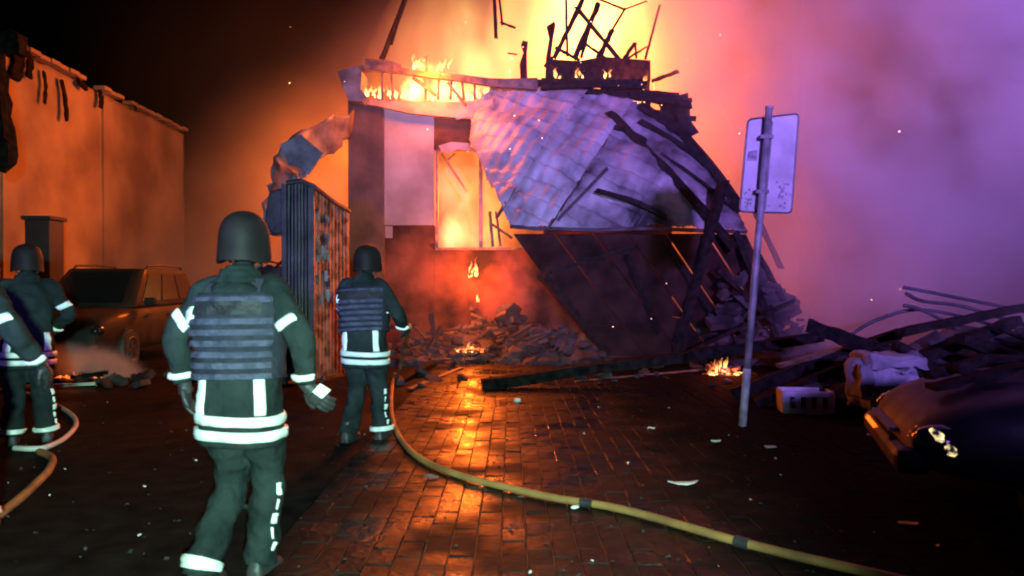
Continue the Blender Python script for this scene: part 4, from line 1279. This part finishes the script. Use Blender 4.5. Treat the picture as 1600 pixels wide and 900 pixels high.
tag(MB().tube([p + Vector((0, 0, .032)) for p in spline(path3, 8)], .03, 10).build('fire_hose', HOSE, smooth=True), 'short brown hose curving towards the lower left corner', 'hose')

# ================================================================== SIGN
sg_ = thing('road_sign', 'road sign seen from behind on a leaning steel pole', 'sign', tuple(G(1160, 670)))
SY = 7.72
pb, pt_ = G(1160, 672), P(1201, 170, SY)
pb.z = .0
wp(MB().tube([pb, pb.lerp(pt_, .5), pt_], .036, 14), 'pole', POLE, sg_, smooth=True)
wp(MB().tube([pb, pb.lerp(pt_, .17), pb.lerp(pt_, .19)], [.0395, .0395, .037], 14), 'lit_base_sleeve', STRIP2, sg_, smooth=True)  # added sleeve; its pale colour makes the lower pole look lit
wp(MB().tube([pt_, pt_ + (pt_ - pb).normalized() * .02], .041, 14), 'pole_cap', POLE, sg_)
wp(MB().tube([pb, pb + Vector((0, 0, .03))], .075, 14), 'base_collar', RUB, sg_)
def rrect(corners, r=.05, K=5):
    out = []
    c = [Vector(p) for p in corners]
    for i in range(4):
        a, b, d = c[i - 1], c[i], c[(i + 1) % 4]
        u = (a - b).normalized() * r; v = (d - b).normalized() * r
        for k in range(K + 1):
            s_ = k / K
            out.append(b + u * (1 - s_) ** 2 + v * s_ ** 2)
    return out
cs = [P(1168, 187, SY + .06), P(1247, 178, SY + .20), P(1236, 333, SY + .18), P(1155, 331, SY + .04)]
plate = wp(MB().prism(rrect(cs), (0, .006, 0)), 'sign_plate', SIGNB, sg_)
rim_ = rrect(cs); rim_.append(rim_[0])
wp(MB().tube([p + Vector((0, -.002, 0)) for p in rim_], .010, 6), 'plate_rim', DARKSHEET, sg_)
ax = (pt_ - pb).normalized()
q0 = P(1199, 190, SY + .06); q1 = P(1188, 328, SY + .05)
wp(MB().bar(q0, q1, .10, .03, up=(0, 1, 0)), 'mounting_channel', DARKSHEET, sg_)
for py_ in (215, 300):
    q = P(1197.5 - (py_ - 190) * .08, py_, SY - .005)
    wp(MB().box(q, (.13, .10, .035)), 'clamp', DARKSHEET, sg_)
# stickers / grime on the plate back (flat marks)
def on_plate(px, py):
    u = (px - 1160) / 82
    return P(px, py, SY + .05 + .14 * u) + Vector((0, -.006, 0))
rn = random.Random(4)
wp(MB().prism([on_plate(*q) for q in ((1168, 237), (1183, 235), (1182, 252), (1166, 252))], (0, .003, 0)), 'sticker', GRIME, sg_)
mb = MB()
for i in range(60):
    if rn.random() < .5: cx, cy_ = rn.gauss(1168, 5), rn.gauss(316, 9)
    else: cx, cy_ = rn.gauss(1217, 8), rn.gauss(305, 13)
    if cy_ > 328 or cx < 1158: continue
    r_ = rn.uniform(.8, 2.8)
    mb.prism([on_plate(cx + r_ * rn.uniform(.6, 1.2) * math.cos(a), cy_ + r_ * rn.uniform(.6, 1.2) * math.sin(a)) - Vector((0, i * .00003, 0)) for a in [k * math.pi / 3 for k in range(6)]], (0, .002, 0))
wp(mb, 'grime_spatter', GRIME, sg_)

# ================================================================== DEBRIS
def beam(label, a, b, w, h=None, m=CHAR, name='charred_beam', bend=0, cat='beam', group=None, jit=.18):
    o = MB().bar(a, b, w, h or w * .7, seg=9, jit=jit, bend=bend).build(name, m)
    return tag(o, label, cat, group)
beam('long black timber lying on the ground from the hose to the fallen roof', G(760, 612) + Vector((0, 0, .1)), P(1275, 528, 11.2), .2, .14)
beam('thin pale-edged lath lying before the fallen roof', G(900, 600) + Vector((0, 0, .03)), G(1150, 578) + Vector((0, 0, .06)), .06, .03, TIMBER, 'fallen_lath')
beam('thick black beam sloping up from the sign pole into the right debris', G(1150, 625) + Vector((0, 0, .08)), P(1405, 522, 9.2), .17, .14)
beam('second black beam just below the sloping one behind the pale crate', G(1180, 640) + Vector((0, 0, .06)), P(1390, 545, 8.8), .15, .1)
beam('charred log with blunt end poking up left in the smoke', P(1262, 508, 9.3), P(1395, 556, 8.8), .17, .16)
beam('short grey plank on the ground by the log', P(1215, 572, 9.2), P(1320, 545, 9.5), .12, .04, TIMBER, 'fallen_plank')
beam('thin plank fragment lying left of the ember fire', G(640, 612) + Vector((0, 0, .03)), G(720, 580) + Vector((0, 0, .05)), .09, .03, TIMBER, 'fallen_plank')
beam('black plank slanting on the ground left of the ember fire', G(625, 600) + Vector((0, 0, .04)), G(690, 565) + Vector((0, 0, .08)), .12, .05, CHAR, 'fallen_plank')
beam('dark plank lying flat before the burnt car', G(40, 603) + Vector((0, 0, .05)), G(230, 580) + Vector((0, 0, .1)), .16, .07, CHAR, 'fallen_plank')
beam('pale-edged plank at the foot of the steam at far left', G(35, 608) + Vector((0, 0, .03)), G(150, 604) + Vector((0, 0, .04)), .05, .04, PALEHOSE, 'fallen_plank')
# bent strips in the smoke at right
for i, (pp, lab) in enumerate((([(1325, 525), (1370, 500), (1430, 484), (1500, 494), (1570, 515), (1640, 545)], 'bent metal strip arching over the right debris heap'),
                          ([(1412, 449), (1450, 456), (1500, 466), (1560, 478), (1660, 500)], 'topmost bent metal strip in the smoke at right'),
                          ([(1412, 477), (1440, 484), (1490, 510), (1540, 535), (1600, 560)], 'bent metal strip dropping into the right debris heap'),
                          ([(1415, 458), (1440, 470), (1500, 478), (1570, 498), (1640, 515)], 'lower of the two near-level metal strips in the smoke'))):
    o = MB().tube(spline([P(a, b, 9.2 - i * .12) for a, b in pp], 8), [.022] * (len(pp) * 8 - 7), 6).build('metal_strip', DARKSHEET, smooth=True)
    tag(o, lab, 'metal strip')
# dark debris mound at right
rn = random.Random(21)
mb = MB()
for i in range(900):
    u = rn.random() ** .7
    cx, cyy = 5.9 + rn.uniform(-1, 1) * 2.6, 8.9 + rn.uniform(-1, 1) * 1.1
    d = math.hypot((cx - 6.0) / 2.7, (cyy - 8.9) / 1.2)
    if d > 1: continue
    z = 1.05 * (1 - d) ** .8 * rn.uniform(.3, 1)
    (chunk if rn.random() < .8 else rock)(mb, (cx, cyy, z), rn.uniform(.10, .42), rn)
tag(mb.build('debris', RUB), 'dark mound of burnt debris behind the parked car', 'debris', kind='stuff')
for i, (a, b, c, d, y, w) in enumerate(((1405, 520, 1600, 480, 8.5, .12), (1440, 560, 1590, 500, 8.2, .14), (1400, 540, 1500, 600, 7.9, .13), (1500, 530, 1640, 590, 7.7, .14), (1460, 600, 1600, 560, 7.4, .1))):
    beam(['charred beam along the crest of the right debris mound', 'charred beam leaning up the middle of the right debris mound', 'charred beam running down beside the pale bundle', 'charred beam sloping down at the right edge', 'lowest charred beam above the parked car'][i], P(a, b, y), P(c, d, y + .2), w)
rn = random.Random(33); mb = MB()
for i in range(60):
    cx, cyy = 5.6 + rn.uniform(-2.2, 2.2), 8.4 + rn.uniform(-1, .9)
    zc = .2 + .75 * max(0, 1 - abs(cx - 6) / 2.7) * rn.uniform(.6, 1.15)
    a_ = rn.uniform(0, 3.1); ln = rn.uniform(.3, 1.0)
    dv = Vector((math.cos(a_), .4 * math.sin(a_), rn.uniform(-.35, .35))) * ln
    mb.bar(Vector((cx, cyy, zc)) - dv * .5, Vector((cx, cyy, zc)) + dv * .5, rn.uniform(.02, .07), rn.uniform(.015, .04), seg=4, jit=.35)
tag(mb.build('debris', CHAR), 'thin charred sticks tangled in the mound', 'debris', kind='stuff')
for i, (a, b, c, d, y, w, h_) in enumerate(((1455, 606, 1600, 570, 4.75, .16, .03), (1490, 575, 1640, 618, 4.9, .12, .05), (1520, 560, 1660, 560, 5.1, .22, .03), (1450, 588, 1540, 560, 5.0, .08, .05))):
    beam(['charred board lying along the dark car bonnet', 'charred batten crossing the boards on the dark car', 'wide charred board farthest up the dark car bonnet', 'short charred batten at the front of the dark car'][i], P(a, b, y), P(c, d, y), w, h_, CHAR, 'charred_board', cat='board', jit=.3)
# pale crumpled bundle
def crumple(name, c, size, seed, m, amp=.09):
    bm = bmesh.new(); bmesh.ops.create_cube(bm, size=1)
    bmesh.ops.subdivide_edges(bm, edges=bm.edges[:], cuts=11, use_grid_fill=True)
    for v in bm.verts:
        p = Vector((v.co.x * size[0], v.co.y * size[1], v.co.z * size[2]))
        q = p * 5 + Vector((seed, seed, 0))
        p += Vector((noise.noise(q), noise.noise(q + Vector((9, 0, 0))), noise.noise(q + Vector((0, 9, 0))))) * amp
        p += Vector((noise.noise(q * 2.7), noise.noise(q * 2.7 + Vector((9, 0, 0))), noise.noise(q * 2.7 + Vector((0, 9, 0))))) * amp * .45
        v.co = p + Vector(c)
    me = bpy.data.meshes.new(name); bm.to_mesh(me); bm.free(); me.materials.append(m)
    for p in me.polygons: p.use_smooth = True
    o = bpy.data.objects.new(name, me); col.objects.link(o)
    return o
bu = thing('crumpled_bundle', 'pale crumpled box-shaped bundle on the right debris', 'bundle', (4.5, 7.6, .2))
q = P(1383, 603, 7.9)
o = crumple('body', q, (.50, .42, .44), 3, mat('grey_crumpled_body', (.12, .12, .14), .7, (.30, .30, .33), 4, .5, 14)); world_part(o, bu)
o = crumple('top_fold', P(1387, 562, 7.85), (.58, .46, .13), 8, FOAM, .05); world_part(o, bu)
o = crumple('side_fold', P(1344, 592, 7.7), (.10, .34, .34), 5, FOAM, .05); world_part(o, bu)
o = crumple('crumpled_scrap', P(1384, 663, 7.4), (.24, .2, .13), 6, FOAM, .05); tag(o, 'small pale crumpled scrap under the bundle', 'scrap')
# crate
cr = thing('plastic_crate', 'pale slotted plastic crate lying by the sign pole', 'crate', tuple(G(1258, 648)))
cc = G(1258, 648); W_, D_, H_ = .52, .36, .28
rotm = Matrix.Rotation(R(-8), 3, 'Z')
def crp(mb, name): wp(mb, name, CRATE, cr, bevel=.006)
def lb(c, s):
    return MB().box(Vector(cc) + rotm @ Vector(c), s, rotm)
crp(lb((0, -D_ / 2, .05), (W_, .025, .09)), 'front_rail'); crp(lb((0, -D_ / 2, H_ - .03), (W_, .03, .06)), 'front_rail')
for k in range(5):
    crp(lb((-W_ / 2 + .03 + k * (W_ - .06) / 4, -D_ / 2, .155), (.065, .022, .14)), 'front_slat')
crp(lb((0, D_ / 2, H_ / 2), (W_, .025, H_)), 'back_panel')
for sx in (-1, 1): crp(lb((sx * W_ / 2, 0, H_ / 2), (.025, D_, H_ - .01)), 'side_panel')
crp(lb((0, 0, .02), (W_ - .03, D_ - .03, .02)), 'base_panel')
crp(lb((0, 0, .235), (W_ - .05, D_ - .05, .015)), 'lid_panel')
# ember pile at left with steam
em = thing('ember_pile', 'pile of charred sticks with red embers before the burnt car', 'embers', tuple(G(110, 598)))
b0 = G(112, 598)
rn = random.Random(3)
for i in range(14):
    mb = MB()
    a = b0 + Vector((rn.uniform(-.6, .5), rn.uniform(-.15, .25), rn.uniform(.03, .12)))
    mb.bar(a, a + Vector((rn.uniform(-.35, .35), rn.uniform(-.1, .1), rn.uniform(-.02, .04))), .05, .05, seg=3, jit=.3)
    wp(mb, 'charred_stick', CHAR, em)
for i in range(6):
    mb = MB()
    a = b0 + Vector((rn.uniform(-.2, .35), rn.uniform(-.1, .1), rn.uniform(.06, .13)))
    mb.bar(a, a + Vector((rn.uniform(-.25, .25), 0, rn.uniform(-.02, .03))), .04, .035, seg=3, jit=.3)
    wp(mb, 'ember', EMBER, em)
lamp('ember_light', 'POINT', (0, -.1, .25), 2.0, (1, .18, .04), .1, parent=em)

# small litter on the wet ground
rn = random.Random(17)
def scrap(px, py, w, label, h=.01, ang=0.0, m=SCRAP, name='scrap'):
    c = G(px, py) + Vector((0, 0, .045))
    K = 8
    poly_ = []
    for k in range(K):
        a = 2 * math.pi * k / K
        p = Vector((w * .5 * rn.uniform(.75, 1.1) * math.cos(a), w * .28 * rn.uniform(.6, 1.1) * math.sin(a), rn.uniform(-.006, .012)))
        poly_.append(c + Matrix.Rotation(ang, 3, 'Z') @ p)
    o = MB().prism(poly_, (0, 0, h)).build(name, m)
    tag(o, label, 'scrap')
o = MB()
pts_ = [(-.11, 0), (-.05, -.025), (.02, -.028), (.08, -.015), (.11, .012), (.06, .01), (0, .008), (-.06, .006)]
cc = G(1068, 768) + Vector((0, 0, .05))
tag(o.prism([cc + Vector((a, b * 1.6, .02 * abs(a) * 8)) for a, b in pts_], (0, 0, .006)).build('scrap', SCRAP), 'leaf-shaped pale shard lying on the dark pavers', 'scrap')
tag(MB().box(G(808, 632) + Vector((0, 0, .05)), (.07, .05, .05), Matrix.Rotation(.5, 3, 'Z')).build('scrap', SCRAP, bevel=.006), 'small pale cube-like fragment on the pavers near the embers', 'scrap')
scrap(1119, 699, .10, 'pale flake on the ground left of the sign base')
scrap(1018, 677, .07, 'tiny pale flake midway between embers and sign')
scrap(899, 806, .05, 'small pale bit just below the tan hose')
scrap(1362, 688, .09, 'pale bit on the ground below the crumpled bundle')
scrap(1418, 832, .12, 'long faint grey sliver near the lower right corner', ang=-.3)
scrap(1205, 708, .12, 'dull flake right of the sign base', m=CRATE)
scrap(672, 757, .12, 'dark flat piece beside the hose bend', m=GRIME)
# fine litter: charred crumbs and pale specks nobody could count
mb = MB(); mb2 = MB()
for i in range(520):
    y = 3.6 + 9.5 * rn.random() ** 1.4; x_ = rn.uniform(-.68, .68) * y
    if PX0 < x_ < PX1: z_ = .042
    else: z_ = .006
    s_ = rn.uniform(.006, .02)
    chunk(mb2 if rn.random() < .09 else mb, (x_, y, z_ + s_ * .2), s_, rn)
for i in range(160):
    y = rn.uniform(10.5, 14); x_ = rn.uniform(-.6, .75) * y
    chunk(mb, (x_, y, .06), rn.uniform(.05, .2), rn)
tag(mb.build('litter', RUB), 'charred crumbs strewn over the wet ground', 'debris', kind='stuff')
tag(mb2.build('litter', SCRAP), 'tiny pale specks strewn over the wet ground', 'debris', kind='stuff')

rn = random.Random(44); mb = MB()
for i in range(46):
    Yd = rn.uniform(9.5, 15.5)
    px, py = (rn.gauss(820, 190), rn.gauss(90, 90)) if i < 30 else (rn.uniform(900, 1560), rn.uniform(60, 560))
    rock(mb, P(px, py, Yd), rn.uniform(.006, .016), rn)
SPK = bpy.data.materials.new('spark_glow'); SPK.use_nodes = True
SPK.node_tree.nodes['Principled BSDF'].inputs['Emission Color'].default_value = (1, .42, .12, 1)
SPK.node_tree.nodes['Principled BSDF'].inputs['Emission Strength'].default_value = 4
tag(mb.build('sparks', SPK), 'glowing sparks drifting through the smoke', 'sparks', kind='stuff')
# ================================================================== SMOKE
def smoke_box(name, lo, hi, label, dens, nscale, builder, color=(.70, .68, .70), aniso=0.0, step=None, thr=(0.35, .68), floor=.15, absorb=None):
    lo, hi = Vector(lo), Vector(hi)
    mb = MB().box((lo + hi) / 2, hi - lo)
    m = bpy.data.materials.new(name + '_gas'); m.use_nodes = True
    nt = m.node_tree; N, L = nt.nodes, nt.links
    N.remove(N['Principled BSDF'])
    pv = N.new('ShaderNodeVolumePrincipled')
    pv.inputs['Color'].default_value = (*color, 1); pv.inputs['Anisotropy'].default_value = aniso
    L.new(pv.outputs[0], N['Material Output'].inputs['Volume'])
    tc = N.new('ShaderNodeTexCoord')
    ns = N.new('ShaderNodeTexNoise'); ns.inputs['Scale'].default_value = nscale; ns.inputs['Detail'].default_value = 4; ns.inputs['Roughness'].default_value = .55
    L.new(tc.outputs['Object'], ns.inputs['Vector'])
    mr = N.new('ShaderNodeMapRange'); mr.inputs['From Min'].default_value = thr[0]; mr.inputs['From Max'].default_value = thr[1]; mr.inputs['To Min'].default_value = floor; mr.inputs['To Max'].default_value = 1
    L.new(ns.outputs['Fac'], mr.inputs['Value'])
    sep = N.new('ShaderNodeSeparateXYZ'); L.new(tc.outputs['Object'], sep.inputs[0])
    def ramp(expr, a, b):
        """smooth 0..1 of a linear form of the position"""
        acc = None
        for ax_, w in zip('XYZ', expr[:3]):
            if w == 0: continue
            mu = N.new('ShaderNodeMath'); mu.operation = 'MULTIPLY'; mu.inputs[1].default_value = w; L.new(sep.outputs[ax_], mu.inputs[0])
            if acc is None: acc = mu
            else:
                ad = N.new('ShaderNodeMath'); ad.operation = 'ADD'; L.new(acc.outputs[0], ad.inputs[0]); L.new(mu.outputs[0], ad.inputs[1]); acc = ad
        r_ = N.new('ShaderNodeMapRange'); r_.interpolation_type = 'SMOOTHSTEP'
        r_.inputs['From Min'].default_value = a; r_.inputs['From Max'].default_value = b
        L.new(acc.outputs[0], r_.inputs['Value'])
        return r_.outputs[0]
    fac = mr.outputs[0]
    for e in builder:
        o_ = ramp(*e)
        mu = N.new('ShaderNodeMath'); mu.operation = 'MULTIPLY'; L.new(fac, mu.inputs[0]); L.new(o_, mu.inputs[1]); fac = mu.outputs[0]
    mu = N.new('ShaderNodeMath'); mu.operation = 'MULTIPLY'; mu.inputs[1].default_value = dens; L.new(fac, mu.inputs[0])
    L.new(mu.outputs[0], pv.inputs['Density'])
    o = mb.build(name, m)
    if step: m.cycles.volume_step_rate = step
    return tag(o, label, 'smoke', kind='stuff')
# rolling smoke behind everything
smoke_box('smoke', (-20, 19.9, -.5), (22, 30, 17), 'orange-lit smoke billowing behind the burning building', .42, .26,
          [((1, 0, -1.5), -18.5, -9.5), ((0, 0, -1), -17, -13)], step=1.5, floor=.08, thr=(.40, .64))
# pale smoke rolling out to the right in front
smoke_box('smoke', (2.4, 5.9, .05), (18, 19.5, 13), 'violet smoke drifting across the right side', 1.15, .46,
          [((1, .12, .22), 5.5, 9.0), ((.25, 1, .10), 7.0, 11.4), ((0, 0, -1), -13, -10)], step=.75, floor=.05, thr=(.43, .60))
# thin haze before the burning wall
smoke_box('smoke', (-8.5, 12.0, .05), (4.5, 14.4, 8.0), 'thin smoke hanging before the burning wall', .024, .5,
          [((1, 0, 0), -8.3, -3.5), ((-1, 0, 0), -4.4, -2.0), ((0, 1, 0), 12.0, 13.4), ((0, 0, -1), -8, -5)], step=2.0, floor=.5)
# steam at the ember pile
q = G(132, 594)
smoke_box('smoke', (q.x - .9, q.y - .3, .02), (q.x + .9, q.y + .5, .62), 'small patch of pale steam over the ember pile', 30.0, 2.2,
          [((.0, 0, -1), -.6, -.02), ((-1, 0, -1.2), -q.x - 1.0, -q.x + .25)], step=.7, floor=0, thr=(.38, .62))

for o in scene.objects:
    if o.parent is None and o.type in ('MESH', 'EMPTY') and 'label' in o and 'kind' not in o:
        o['kind'] = 'thing'
